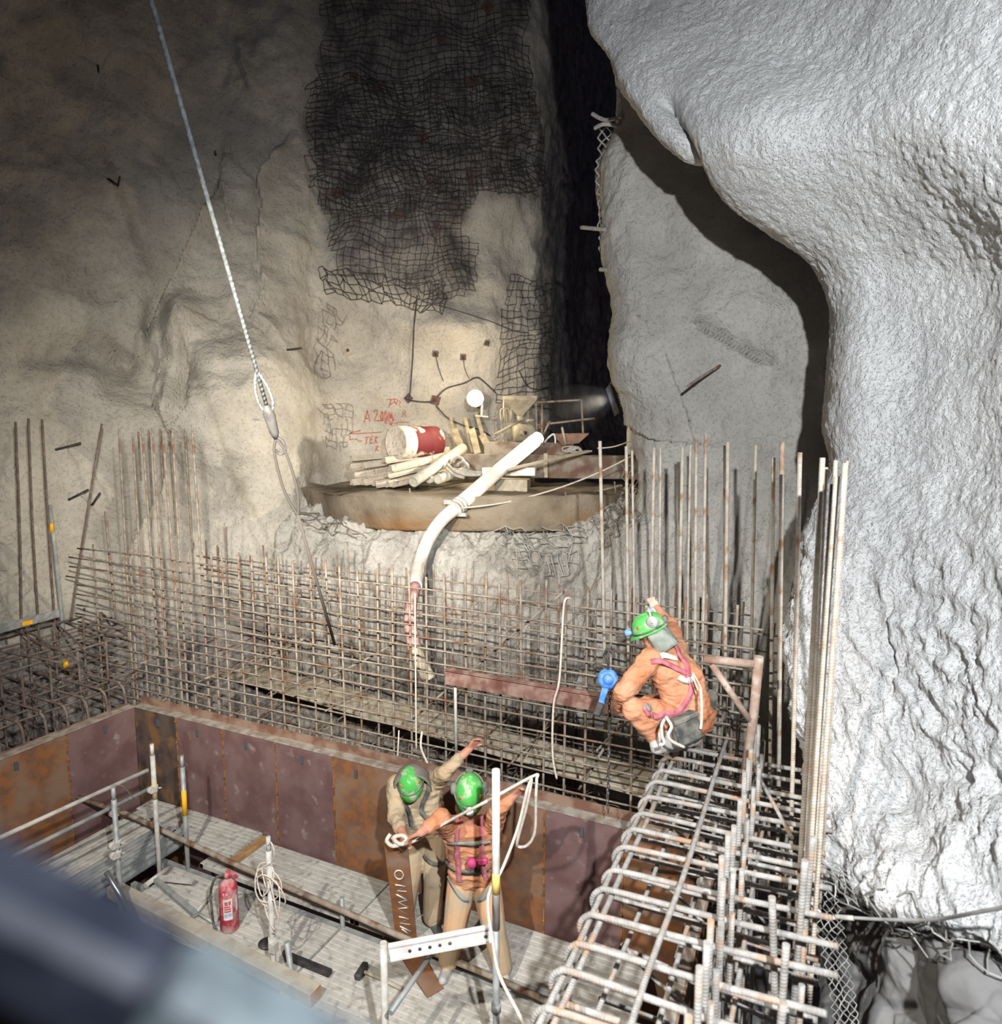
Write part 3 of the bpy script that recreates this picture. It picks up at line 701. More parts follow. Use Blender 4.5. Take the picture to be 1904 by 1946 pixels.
b = MB(); coupler(b, P[1]+Vector((-.25,0,-.02))); b.build('coupler', M_GALVP, tube_l)
# scaffold at the left with rails
sc = thing('guard_rail', (-6.05, 4.2, -.6), 'left scaffold guard rail with two uprights and two slanting rails', 'scaffold')
p1 = PX(287,1415,-6.17); p2 = PX(213,1497,-5.9)
def standard(name, x, y, z0, z1, parent, m=M_GALV, r=.0242, spig=True):
    b = MB(); b.tube([(x,y,z0),(x,y,z1-(.12 if spig else 0))], r, 14)
    if spig: b.tube([(x,y,z1-.13),(x,y,z1)], r*.8, 12)
    return b.build(name, m, parent)
s1 = standard('upright', -6.17, 4.62, -.5, 1.38, sc, M_GALVP); b = MB(); b.tube([(-6.17,4.62,.78),(-6.17,4.62,.98)], .0252, 14); b.build('tape', mat('tape_worn', (.60,.42,.20), (.5,.45,.36), scale=20.), s1)
s2 = standard('upright', -5.9, 3.99, -.6, 1.28, sc)
b = MB(); b.tube([Vector((-6.2,4.58,1.11)), PX(0,1592,-6.4), Vector((-6.45,1.9,1.0))], .0215, 12); b.build('rail', M_GALVP, sc)
b = MB(); b.tube([Vector((-6.2,4.66,.90)), PX(30,1625,-6.4), Vector((-6.45,1.9,.72))], .0215, 12); b.build('rail', M_GALV, sc)
for c_ in ((-6.17,4.62,.90),(-5.9,3.99,.62),(-5.9,3.99,.72)):
    b = MB(); coupler(b, c_); b.build('coupler', M_GALVP, sc)
b = MB(); b.tube(cr([PX(213,1492,-5.9), PX(225,1500,-5.9)+Vector((.03,.03,.02)), PX(254,1518,-5.9)], 6), .004, 5); b.build('tie_wire', M_WIRE, sc)
up = thing('scaffold_upright', (-5.97, 4.81, -.5), 'galvanised upright with a bright orange band beside the left guard rail', 'scaffold tube')
standard('pole', -5.97, 4.81, -.5, 1.21, up); b = MB(); b.tube([(-5.97,4.81,.55),(-5.97,4.81,.83)], .0255, 14); b.build('band', M_TAPEO, up)
for i, (px, py, h) in enumerate(((462,1555,.28),(648,1755,.25))):
    q = PZ(px, py, 0); lab = ['short spigot stub poking up beside the rusty wall', 'short galvanised stub standing in the gap by the long tube'][i]
    b = MB(); b.tube([(q.x, q.y if i == 0 else 4.8, -.4), (q.x, q.y if i == 0 else 4.8, h)], .022, 12); tag(b.build('spigot', M_GALV), lab, 'scaffold tube')
# post with the coiled cord
PX0 = Vector((-4.05, 4.05, 0)); topz = PX(513,1588,-4.05).z
cp = thing('scaffold_upright', (-4.05, 4.05, -.6), 'grey upright near the extinguisher with white cord coiled round it', 'scaffold tube')
standard('pole', -4.05, 4.05, -.6, topz, cp, M_GALVP)
b = MB(); b.tube([PX(545,1790,-3.95), PX(562,1905,-3.85), PX(575,1990,-3.8)], .024, 12); b.build('brace_tube', M_GALV, cp)
b = MB(); b.lathe([(.036,-.05),(.036,.05)], (-4.05,4.05,.28), (0,0,1), 12); b.box((-4.02,4.03,.27), (.06,.06,.08)); b.build('coupler', M_GALVP, cp)
b = MB(); z0 = topz
for k in range(5):
    P = []; ph = k*1.3; rx = .085+.03*(k % 3); rz = .13+.02*k; cx = -4.05+.02*(k-2)
    for j in range(18):
        a = 2*pi*j/18; P.append(Vector((cx+rx*cos(a)+.02*sin(2*a+ph), 4.03+.035*sin(a+ph), z0-.38-.05*k+rz*sin(a))))
    b.tube(P, .0055, 6, closed=True)
b.tube(cr([(-4.02,4.02,z0-.05),(-3.97,4.0,z0+.0),(-3.94,4.0,z0-.08),(-4.0,4.02,z0-.2),(-4.1,4.02,z0-.28),(-4.05,4.0,z0-.42)], 6), .0055, 6)
b.tube(cr([(-3.97,4.0,z0-.5),(-3.93,4.0,z0-.65),(-3.95,4.0,z0-.78),(-4.02,4.02,z0-.84)], 6), .0055, 6)
tag(b.build('cord', M_ROPE), 'coil of thin white cord hung on the upright near the extinguisher', 'cord')
# disc, steel angle, tools
q = PZ(507, 1793, .02); b = MB(); b.lathe([(.0,0),(.075,.0),(.075,.006),(.02,.008),(0,.008)], q, (.05,.02,1), 24); tag(b.build('cutting_disc', M_DARKS), 'round grey disc lying on the deck beside the cord-wrapped upright', 'disc')
a = PZ(552, 1822, .03); c = PZ(628, 1853, .03)
b = MB(); b.beam(a, c, .05, .006); b.beam(a+Vector((0,.022,.02)), c+Vector((0,.022,.02)), .006, .04)
for k in range(5): b.beam(a+(c-a)*(.15+.17*k)+Vector((0,-.015,.006)), a+(c-a)*(.22+.17*k)+Vector((0,-.015,.006)), .012, .01)
tag(b.build('steel_channel', M_DARKS), 'short dark slotted steel channel lying right of the cord-wrapped upright', 'steel section')
hm = thing('sledgehammer', PZ(700, 1840, 0), 'sledgehammer lying on the near walkway', 'hammer')
hc = PZ(687, 1845, .035); dh = (PZ(695,1830,.035)-PZ(675,1862,.035)).normalized()
b = MB(); b.beam(hc-dh*.085, hc+dh*.085, .06, .06, bev=.014); b.build('head', M_DARKS, hm)
b = MB(); b.tube(cr([hc, PZ(720,1858,.03), PZ(764,1880,.025)], 6), [.014]*6+[.015]*6+[.017], 10); b.build('handle', M_TIM, hm)
# triangular bracket frame on the deck beside the extinguisher
bf = thing('scaffold_bracket', PZ(350, 1700, 0), 'dusty folded scaffold bracket lying left of the extinguisher', 'scaffold bracket')
b = MB(); b.tube([PZ(276,1683,.06), PZ(322,1648,.06)], .026, 12); b.build('sleeve', M_GALVP, bf)
b = MB(); b.beam(PZ(296,1672,.06), PZ(372,1738,.05), .05, .045, bev=.004); b.build('arm', M_GALV, bf)
b = MB(); b.beam(PZ(300,1668,.07), PZ(368,1675,.07), .07, .02)
for k in range(5): b.lathe([(.009,0),(.009,.014)], PZ(310+12*k,1669+1.3*k,.078), (0,0,1), 8)
b.build('perforated_arm', M_GALVP, bf)
b = MB(); b.tube([PZ(372,1735,.05), PZ(400,1700,.05)], .012, 8); b.tube([PZ(380,1738,.05), PZ(412,1757,.03)], .014, 8); b.build('hinge_link', M_GALVP, bf)
lt = thing('scaffold_tube', PZ(235, 1700, .1), 'short polished tube leaning against the left guard rail foot', 'scaffold tube')
b = MB(); b.tube([PX(202,1657,-5.85), PX(262,1757,-5.6)], .026, 14); b.build('tube', mat('steel_polished', (.30,.30,.31), rough=.3, metal=.8), lt)

# fire extinguisher
M_RED = mat('extinguisher_red', (.42,.035,.06), (.50,.22,.22), scale=22., lo=.45, hi=.70, c3=(.52,.42,.38), s3=7., lo3=.5, hi3=.7, rough=.55)
M_BLK = mat('black_rubber', (.035,.035,.04), (.12,.11,.10), scale=12., rough=.7)
M_LBL = mat('label_white', (.66,.62,.60), (.55,.50,.48), scale=25., rough=.7)
M_LRED = mat('label_red', (.50,.08,.09), rough=.7)
M_LBLUE = mat('label_blue', (.30,.38,.52), rough=.7)
E0 = PZ(437, 1764, 0); ex = thing('fire_extinguisher', E0, 'red fire extinguisher with a white label standing on the deck', 'fire extinguisher')
ER = .083; EH = .50
b = MB(); b.lathe([(.075,0),(ER,.012),(ER,EH-.09),(.078,EH-.06),(.062,EH-.03),(.035,EH-.01),(.024,EH),(.024,EH+.02)], E0, n=28)
cyl = b.build('cylinder', M_RED, ex)
def patch(b, c, r, a0, a1, z0, z1, mi=0, n=8):
    for k in range(n):
        A = a0+(a1-a0)*k/n; B_ = a0+(a1-a0)*(k+1)/n; i = len(b.v)
        for a, z in ((A,z0),(B_,z0),(B_,z1),(A,z1)): b.v.append((c[0]+r*cos(a), c[1]+r*sin(a), c[2]+z))
        b.face([i,i+1,i+2,i+3], mi)
va = atan2(-E0.y, -E0.x)          # towards the viewer
b = MB(); patch(b, E0, ER+.001, va-.62, va+.35, .14, .345, 0); patch(b, E0, ER+.001, va+.75, va+1.1, .2, .35, 0)
for z0_, z1_, a0, a1 in ((.285,.32,-.45,-.1),(.262,.278,-.5,.1),(.24,.255,-.5,.22),(.218,.233,-.5,.2),(.285,.325,-.02,.2)): patch(b, E0, ER+.002, va+a0, va+a1, z0_, z1_, 1, 4)
for z0_, z1_, a0, a1 in ((.17,.20,-.5,-.2),(.175,.205,-.1,.22)): patch(b, E0, ER+.002, va+a0, va+a1, z0_, z1_, 2, 4)
b.build('label', [M_LBL, M_LRED, M_LBLUE], cyl)
def stroke(b, pts, r=.004, n=5, mi=0): b.tube(pts, r, n, mi)
def cylpt(a, z, r=ER+.002): return Vector((E0.x+r*cos(a), E0.y+r*sin(a), E0.z+z))
b = MB()
for seg in ([(-.30,.405),(-.30,.375)], [(-.18,.405),(-.30,.39),(-.18,.375)], [(-.1,.377)], [(0,.405),(.03,.375),(.08,.40),(.13,.375),(.17,.405)]):
    if len(seg) == 1: seg = [seg[0], (seg[0][0]+.02, seg[0][1])]
    stroke(b, [cylpt(va-a*-1-.25, z) for a, z in seg], .003)
b.build('lettering', M_LBL, cyl)
b = MB(); b.lathe([(.03,0),(.03,.03),(.018,.05)], E0+Vector((0,0,EH+.01)), n=14); b.box(E0+Vector((.05,.01,EH+.055)), (.14,.025,.012), Matrix.Rotation(.2,3,'Y')); b.box(E0+Vector((.05,.01,EH+.03)), (.12,.02,.01)); b.build('valve_head', M_RED, ex)
b = MB(); b.tube(cr([E0+Vector((-.02,-.0,EH+.03)), E0+Vector((-.1,-.05,EH-.0)), E0+Vector((-.145,-.07,EH-.14)), E0+Vector((-.13,-.08,.2)), E0+Vector((-.12,-.08,.08)), E0+Vector((-.07,-.10,.015))], 8), .011, 8); b.build('hose', M_BLK, ex)

# white post, perforated gate beam and their tube
wp = thing('scaffold_upright', (-1.92, 4.0, -.6), 'white painted upright with a yellow band in front of the right worker', 'scaffold tube')
b = MB(); b.tube([(-1.92,4.0,1.15),(-1.92,4.0,2.32)], .027, 16); b.build('upper_pole', M_WHITE, wp)
b = MB(); b.tube([(-1.92,4.0,-.6),(-1.92,4.0,1.16)], .0245, 16); b.lathe([(.035,-.03),(.035,.03)], (-1.92,4.0,.55), n=14); b.build('lower_pole', M_GALV, wp)
b = MB(); b.tube([(-1.92,4.0,1.42),(-1.92,4.0,1.57)], .0275, 16); b.build('band', mat('tape_yellow', (.80,.55,.16), rough=.6), wp)
gb = thing('ladder_beam', PD(835,1780,4.8), 'white perforated beam on a short post in front of the workers', 'scaffold beam')
pL = PD(737,1795,4.75); pR = Vector((-1.94, 3.97, 1.12)); pR = PX(932,1758,-1.95)
gx = (pR-pL); gL = gx.length; gu = gx.normalized(); gz = Vector((0,0,1)); gy = gz.cross(gu).normalized(); gz = gu.cross(gy); Rg = Matrix((gu, gy, gz)).transposed()
b = MB(); H_ = .125
b.box(pL+gu*(gL/2)-gz*.012, (gL, .03, .024), Rg, 0, .003); b.box(pL+gu*(gL/2)-gz*(H_-.012), (gL, .03, .024), Rg, 0, .003); b.box(pL+gu*(gL/2)-gz*(H_/2), (gL, .004, H_-.04), Rg); b.build('web_beam', M_WHITE, gb)
b = MB()
for k in range(7): b.lathe([(.0,0),(.012,.0),(.012,.0035),(0,.0035)], pL+gu*(.14+.07*k+(.18 if k > 4 else 0))-gz*.075-gy*.0032, -gy, 12)
b.build('hole', M_BLK, gb)
b = MB(); b.tube([pL-gu*.03+Vector((0,0,.02)), pL-gu*.03+Vector((0,0,-1.5))], .0245, 14); b.build('post', M_GALVP, gb)
b = MB(); b.tube([PD(818,1815,5.1), PD(742,1925,4.6)], .02, 12); b.build('brace', M_GALV, gb)
# mixed tube below the beam
b = MB(); b.tube([PZ(795,1800,.12), PZ(965,1868,.12), PZ(1045,1905,.12)], .024, 12); tag(b.build('scaffold_tube', M_TUBE), 'brown stained tube lying low behind the white perforated beam', 'scaffold tube')
# rope hung from the held point, over the post and down
def rope(name, pts, r, label, m=None, cat='rope', n=8): b = MB(); b.tube(cr(pts, 8), r, n); return tag(b.build(name, m or M_ROPE), label, cat)
RT = PD(1015, 1474, 5.15)
rope('rope', [PD(745,1592,5.5), PD(758,1606,5.4), PD(790,1597,5.35), PD(850,1562,5.25), PD(930,1520,4.9), RT, RT+Vector((.02,.0,-.03)), PD(1018,1520,5.15), PD(1016,1580,5.15), PD(1002,1606,5.15), PD(984,1608,5.15), PD(985,1590,5.1), PD(1000,1535,5.1), PD(1010,1482,5.12), PD(1002,1500,5.1), PD(985,1570,5.05), PD(955,1650,4.95), PD(932,1690,4.8), PD(927,1725,4.7), PD(935,1780,4.6), PD(948,1850,4.4), PD(985,1925,4.2), PD(1010,1975,4.1)], .0115, 'thick white rope from the worker\'s hand over the white post and down')
rope('rope', [PD(742,1585,5.52), PD(735,1598,5.5), PD(748,1608,5.42), PD(772,1598,5.4), PD(765,1588,5.45), PD(748,1592,5.48), PD(760,1604,5.38), PD(782,1600,5.36)], .016, 'knotted white rope end at the top of the rusty plate')
rope('rope', [PY(1083,1137,5.93), PY(1074,1140,5.88), PY(1070,1170,5.88), PY(1063,1290,5.82), PY(1052,1340,5.82), PY(1050,1430,5.84), PY(1058,1480,5.86)], .011, 'white rope hanging down in front of the rebar mat, right of the centre')
rope('rope', [PY(789,1128,5.9), PY(789,1200,5.92), PY(790,1300,5.92), PY(791,1425,5.92)], .009, 'thin pale cord hanging straight down behind the left standing worker')
rope('rope', [PY(758,1388,5.85), PY(757,1410,5.8), PY(755,1450,5.8)], .008, 'short pale cord tied low on the mat left of the hooded worker')
rope('rope', [PY(802,1390,5.85), PY(800,1420,5.8), PY(812,1450,5.8), PY(818,1470,5.8)], .012, 'frayed pale rope tail behind the hooded worker')
# plank walkway inside the cage and brown channel
pk = thing('timber_plank', (-5.3, 7.0, .9), 'long pale timber walkway plank lying inside the rebar between the mats', 'plank')
a = PZ(345,1252,1.03); c = PZ(1265,1512,1.03); b = MB()
b.beam(a, c, .26, .05, bev=.004); b.build('plank', M_TIM, pk)
b = MB(); b.beam(a+Vector((0,.28,.0)), c+Vector((0,.28,.0)), .24, .05, bev=.004); tag(b.build('timber_plank', M_TIM), 'second timber walkway plank lying behind the first inside the rebar', 'plank')
M_CHN = mat('channel_brown', (.20,.10,.075), (.30,.20,.16), scale=9., rough=.7, c3=(.14,.06,.045), s3=6.)
a = PY(848,1284,5.88); c = PY(1240,1352,5.88)
b = MB(); b.beam(a, c, .05, .17, bev=.004); b.beam(a+Vector((0,-.02,.075)), c+Vector((0,-.02,.075)), .06, .012)
tag(b.build('steel_beam', M_CHN), 'red-brown flat steel beam fixed across the rebar mat beside the crouching worker', 'steel beam')
b = MB(); b.tube([PY(865,1300,5.93), PY(867,1435,5.93)], .016, 10); tag(b.build('support_bar', M_GALVP), 'pale upright strut under the left end of the brown beam', 'strut')
# pipe frame beside the crouching worker
pf = thing('welded_bracket', PD(1412,1530,5.6), 'rusty welded pipe frame standing right of the crouching worker', 'pipe frame')
b = MB(); b.tube([PD(1442,1248,5.3), PD(1432,1360,5.4), PD(1405,1540,5.6)], .036, 16); b.build('upright_pipe', M_PIPER, pf)
b = MB(); b.tube([PD(1338,1252,5.45), PD(1432,1262,5.33)], .033, 14); b.build('top_pipe', M_PIPER, pf)
b = MB(); b.tube([PD(1352,1262,5.44), PD(1424,1368,5.4)], .026, 14); b.build('brace_pipe', M_PIPER, pf)
b = MB(); b.tube([PD(1422,1440,5.55), PD(1505,1592,4.6)], .014, 10); tag(b.build('tie_bar', M_BARG), 'pale slanting bar from the pipe frame down to the right bundle', 'rebar')
# chain hoist
M_BLUE = mat('hoist_blue', (.06,.20,.55), (.16,.30,.60), scale=18., rough=.45, bump=.1)
hp = PD(1155, 1290, 5.75); ch = thing('lever_hoist', hp, 'blue lever chain hoist hanging in front of the brown beam', 'hoist')
b = MB(); b.lathe([(0,-.04),(.06,-.04),(.085,-.02),(.085,.02),(.06,.04),(0,.04)], hp, (.3,-.9,.2), 20); b.lathe([(.0,.04),(.045,.04),(.04,.055),(0,.055)], hp, (.3,-.9,.2), 18); b.build('gear_case', M_BLUE, ch)
b = MB(); b.beam(hp+Vector((-.01,-.03,-.07)), PD(1142,1340,5.65), .055, .025, up=(0,-1,.2), bev=.005); b.build('lever', M_BLUE, ch)
b = MB(); b.beam(PD(1142,1336,5.65), PD(1133,1360,5.6), .06, .03, up=(0,-1,.2), bev=.006); b.build('lever_grip', M_DARKS, ch)
b = MB(); b.tube(cr([hp+Vector((.0,0,.08)), hp+Vector((.0,0,.16)), hp+Vector((-.03,0,.2)), hp+Vector((-.01,0,.25)), hp+Vector((.04,0,.23)), hp+Vector((.05,0,.19))], 6), .011, 8); b.build('hook', M_DARKS, ch)
b = MB()
for k in range(34):
    p = hp+Vector((.02+.004*sin(k), .0, -.08-.033*k)); a = (k % 2)*pi/2
    b.tube([p+Vector((cos(a)*.011*cos(t), sin(a)*.011*cos(t), .02*sin(t))) for t in [2*pi*i/8 for i in range(8)]], .0035, 5, closed=True)
b.build('chain', M_DARKS, ch)
# near handrail of the photographer's platform
M_RAILP = mat('rail_paint', (.013,.016,.025), (.028,.032,.045), scale=30., rough=.4)
M_RAILB = mat('rail_paint_pale', (.10,.125,.135), (.06,.07,.08), scale=30., rough=.35)
nr = thing('platform_rail', PD(300,1800,.33), 'dark out-of-focus handrail slanting across the lower left corner', 'railing')
b = MB(); b.beam(PD(-180,1652,.33), PD(300,1888,.34), .045, .05, bev=.008); b.build('dark_bar', M_RAILP, nr)
b = MB(); b.beam(PD(296,1886,.34), PD(720,2120,.355), .045, .05, bev=.008); b.build('pale_bar', M_RAILB, nr)['label'] = 'pale blue-grey stretch of the rail'  # right stretch in a paler blue-grey than the dark bar
b = MB(); b.beam(PD(-180,1850,.37), PD(420,2150,.38), .03, .025, bev=.006); b.build('lower_bar', mat('rail_brown', (.09,.07,.055), rough=.5), nr)
# hanging sling in from the crane
A_ = PD(270,-60,4.2); B_ = PY(636,1225,YF-.1)
def along(px, py):           # point of the straight line A_B_ nearest the pixel row
    best = min(range(400), key=lambda k: abs(PROJ(A_+(B_-A_)*(k/399))[1]-py)); return A_+(B_-A_)*(best/399)
hk = along(505, 775); end = along(540, 900)
sl = thing('wire_rope_sling', hk, 'long slanting wire rope with hook and loop crossing in front of the left rock wall', 'wire rope')
M_STR = mat('wire_rope', (.20,.22,.225), (.12,.13,.135), scale=30., rough=.7, ribs=150., bump=.35, dist=.004)
b = MB(); b.tube([A_, hk], .0165, 10); b.build('upper_rope', M_STR, sl)
b = MB(); d_ = (B_-A_).normalized(); sx = Vector((.8,.5,0)).normalized()
for s_ in (-1, 1): b.tube(cr([hk-d_*.35, hk-d_*.2+sx*.05*s_, hk-d_*.05+sx*.06*s_, hk+d_*.08+sx*.01*s_], 6), .012, 8)
b.build('eye_loop', M_STR, sl)
b = MB(); b.lathe([(.02,-.05),(.045,0),(.05,.06),(.04,.22),(.02,.28)], hk+d_*.02, d_, 12); b.tube(cr([hk+d_*.28, hk+d_*.33+sx*.05, hk+d_*.42+sx*.05, hk+d_*.46, hk+d_*.42-sx*.03], 6), .014, 8); b.tube([hk+d_*.12-sx*.02, hk+d_*.12-sx*.16+Vector((0,0,.01))], .008, 6); b.build('hook_block', mat('steel_grey', (.06,.06,.06), (.11,.105,.10), scale=12., rough=.6), sl)
b = MB()
for s_ in (-1, 1): b.tube(cr([hk+d_*.3, hk+d_*.45+sx*.05*s_, hk+d_*.85+sx*.06*s_, hk+d_*1.15], 6), .013, 8)
b.tube([hk+d_*1.13, B_], .016, 10); b.build('lower_rope', mat('rope_dull', (.09,.08,.07), rough=.9), sl)

# ================================================================== LEDGE AND WALL FITTINGS
LZ = 3.67
M_SECT = mat('section_dusty', (.42,.37,.30), (.36,.31,.25), scale=9., rough=.85, c3=(.14,.10,.08), s3=7., lo3=.58, hi3=.7)
M_CONC = mat('concrete_beam', (.27,.24,.20), (.18,.14,.11), scale=5., rough=.9, c3=(.14,.08,.06), s3=3.5, lo3=.5, hi3=.66, bump=.2)
M_HOSEW = mat('hose_white', (.74,.71,.66), (.62,.57,.50), scale=6., rough=.6)
M_HOSER = mat('hose_red', (.30,.10,.10), (.45,.32,.29), scale=9., rough=.7)
M_PIPE = mat('pipe_grey', (.33,.31,.26), (.42,.39,.33), scale=7., rough=.8)
M_HOSEG = mat('hose_grey', (.30,.29,.27), (.40,.38,.34), scale=15., rough=.8)
M_HOP = mat('hopper_dusty', (.30,.27,.20), (.22,.19,.14), scale=10., rough=.8)
M_PLT = mat('bolt_plate', (.14,.075,.055), (.09,.06,.055), scale=12., rough=.85)
M_PAINT = mat('graffiti_red', (.36,.045,.035), (.50,.22,.17), scale=30., rough=.9)
# barrel
M_BRED = mat('barrel_red', (.11,.012,.015), (.08,.010,.012), scale=4., c3=(.50,.42,.34), s3=3.5, lo3=.50, hi3=.56, rough=.7)
M_BWH = mat('barrel_white', (.62,.57,.49), (.50,.42,.34), scale=14., c3=(.25,.10,.07), s3=30., lo3=.60, hi3=.66, rough=.8)
bc = PD(752, 842, 11.5); ax = Vector((.30,.93,.0)).normalized(); br = thing('oil_drum', bc-Vector((0,0,.29)), 'red and white steel drum lying on the pile of steel sections', 'drum')
b = MB(); R_ = .285; b.lathe([(R_-.02,.012),(R_,.0),(R_,.25),(R_+.01,.28),(R_,.31),(R_,.58),(R_+.01,.61),(R_,.64),(R_,.86),(R_-.02,.85)], bc, ax, 36); body = b.build('drum_body', M_BRED, br)
b = MB(); b.lathe([(0,.004),(R_-.03,.004),(R_-.02,-.002),(R_+.008,-.004),(R_+.008,.02),(R_+.002,.03),(R_+.003,.24),(R_+.001,.245)], bc, ax, 36); b.lathe([(.0,0),(.03,0),(.03,.018),(0,.018)], bc+Vector((.14,-.02,.1)), ax, 12); b.build('drum_head', M_BWH, br)['label'] = 'dusty white drum end'
# steel sections
prof = [(-.085,.0),(-.085,.02),(-.05,.02),(-.03,.10),(.03,.10),(.05,.02),(.085,.02),(.085,0),(.036,0),(.018,.082),(-.018,.082),(-.036,0)]
ENDS = [(668,922,11.2,840,898,0),(690,922,11.15,850,896,0),(712,925,11.1,850,900,.2),(738,926,11.05,860,900,-.1),(672,908,11.3,842,884,.3),(700,905,11.2,850,880,3.0),(735,908,11.1,852,880,.1),(745,915,11.05,858,890,2.9),(665,893,11.4,842,868,.15),(690,890,11.35,846,866,.0),(715,893,11.25,852,868,3.2),(742,896,11.1,858,868,.1),(668,878,11.5,842,862,-.2),(730,880,11.3,852,860,.1)]
for i, (x0,y0,d0,x1,y1,tw) in enumerate(ENDS):
    p = PD(x0,y0,d0); q = PD(x1,y1,d0+1.0); zx = (q-p).normalized(); yy = Vector((0,0,1)); xx = yy.cross(zx).normalized(); yy = zx.cross(xx)
    R = Matrix((xx,yy,zx)).transposed() @ Matrix.Rotation(tw, 3, 'Z'); b = MB(); b.prism(prof, (q-p).length, R, p)
    tag(b.build('steel_section', M_SECT), 'dusty channel-shaped steel section in the stack under the drum', 'steel section', 'stack of steel sections on the ledge')
def pipe(p, q, r, label, m=M_PIPE, open_=True, name='pipe'):
    b = MB(); d = (q-p).normalized(); L = (q-p).length
    b.lathe([(r*.8,.03),(r*.8,0),(r,0),(r,L),(r*.8,L)], p, d, 20); b.lathe([(0,.06),(r*.82,.06)], p, d, 20, 1); return tag(b.build(name, [m, M_BLK]), label, 'pipe')
pipe(PD(785,916,10.9), PD(880,852,12.2), .088, 'grey steel pipe lying slantwise right of the drum, open end towards us')
pipe(PD(832,911,11.1), PD(880,896,12.0), .075, 'shorter grey pipe on the ledge mud beside the long slanting pipe')
pipe(PD(815,912,11.3), PD(850,900,12.0), .06, 'small pipe end between the two larger grey pipes')
# coiled hose
b = MB()
for k, (cx, cy, rx, ry, d) in enumerate(((871,884,12,15,11.6),(879,890,11,12,11.4))):
    P = [PD(cx+rx*cos(a), cy+ry*sin(a), d+.05*sin(2*a)) for a in [radians(200+22*i) for i in range(15)]]+[PD(905+5*k, 898+3*k, 11.3), PD(925, 899+3*k, 11.2)]
    b.tube(cr(P, 4), .026, 9)
b.tube(cr([PD(850,882,11.5),PD(862,894,11.3),PD(885,902,11.2),PD(915,902,11.2)], 6), .026, 9); b.tube(cr([PD(848,890,11.4),PD(862,902,11.2),PD(882,908,11.1)], 6), .024, 9)
tag(b.build('hose_coil', M_HOSEG), 'grey hose in loose loops lying on the ledge beside the pipes', 'hose')
# concrete upstands and timbers
def bx(name, p, q, h, t, m, label, cat, bev=.006, dz=0):
    b = MB(); p = Vector(p); q = Vector(q); b.beam(p, q, t, h, bev=bev); return tag(b.build(name, m), label, cat)
bx('formed_beam', PD(878,884,12.3), PD(1216,888,11.9), .40, .3, M_CONC, 'long stained board-marked upstand along the back of the ledge', 'concrete beam')
bx('formed_beam', PD(922,851,12.45), PD(1090,853,12.25), .22, .3, M_CONC, 'upper concrete upstand stacked on the long one below the pump', 'concrete beam')
bx('timber_batten', PD(1037,862,11.9), PD(1037,908,11.85), .05, .07, M_TIM, 'short pale batten standing against the long upstand', 'timber')
bx('timber_block', PD(945,920,11.15), PD(1005,922,11.05), .19, .34, M_TIM, 'squat timber block under the white hose on the ledge', 'timber')
bx('timber_block', PD(935,940,11.1), PD(1042,948,10.9), .12, .3, M_CONC, 'long muddy timber slab lying at the front of the ledge', 'timber')
bx('timber_block', PD(918,896,11.1), PD(1018,896,10.9), .13, .14, M_WHITE, 'pale squared timber crossing under the white hose', 'timber')
bx('timber_plank', PD(962,893,10.6), PD(1120,857,11.7), .03, .14, M_TIM, 'long pale plank pointing up right across the ledge', 'plank')
bx('timber_batten', PD(995,977,10.25), PD(1068,957,10.6), .03, .045, M_WHITE, 'white batten lying on the face below the ledge', 'timber')
bx('timber_batten', PD(1090,945,10.8), PD(1180,922,11.3), .025, .07, M_TIM, 'thin pale lath lying at the right end of the ledge', 'timber')
LBD = [((868,846),(856,792),12.6,.05,'first narrow'),((880,858),(862,816),12.35,.13,'second, grey'),((899,860),(884,794),12.5,.06,'tall middle'),((908,862),(896,815),12.3,.12,'short wide'),((926,860),(905,783),12.65,.07,'tallest'),((932,858),(916,826),12.45,.13,'rightmost')]
for (p, q, d, wd, nm) in LBD:
    b = MB(); b.beam(PD(*p, d), PD(*q, d+.25), wd, .03, up=(.3,-.9,.2)); tag(b.build('timber_board', mat('timber_old', (.20,.165,.12), (.30,.26,.19), scale=8.)), '%s timber board leaning on the rock below the lamp' % nm, 'board', 'boards leaning below the lamp')
# pump: hopper over a drum body
pu = thing('grout_pump', PD(990,838,12.4), 'dusty grout pump with an inverted cone hopper on the ledge', 'pump')
def quadcone(name, px, y0, w0, y1, w1, d, depth, m, parent):
    b = MB()
    for (y, w_, dp) in ((y0, w0, depth), (y0+7, w0*.985, depth*.97), (y1, w1, depth*.25)):
        for sx_, sd in ((-1,-1),(1,-1),(1,1),(-1,1)): b.v.append(tuple(PD(px+sx_*w_/2, y, d+sd*dp/2)))
    for r_ in range(2):
        for k in range(4): a = r_*4; b.face([a+k, a+(k+1)%4, a+4+(k+1)%4, a+4+k])
    b.face([8,9,10,11]); 
    return b.build(name, m, parent)
quadcone('hopper', 988, 752, 66, 790, 11, 12.2, .5, M_HOP, pu)
b = MB(); b.tube([PD(988,788,12.2), PD(990,800,12.2)], .06, 12); b.lathe([(0,-.16),(.15,-.16),(.17,-.10),(.17,.16),(.1,.24),(0,.24)], PD(992,822,12.3), (.75,.55,0), 20); b.tube([PD(996,823,12.2)+Vector((0,-.1,0)), PD(998,823,12.0)], .05, 14); b.build('pump_body', M_HOP, pu)
b = MB(); b.lathe([(0,0),(.035,0)], PD(998,823,11.99), ray(998,823)*-1, 14); b.build('outlet', M_BLK, pu)
for a, c in (((957,758),(957,800)),((1018,756),(1020,825)),((972,760),(970,835)),((1002,760),(1006,838))): T1('stand_leg', [PD(*a,12.2),PD(*c,12.3)], .012, M_HOP, pu)
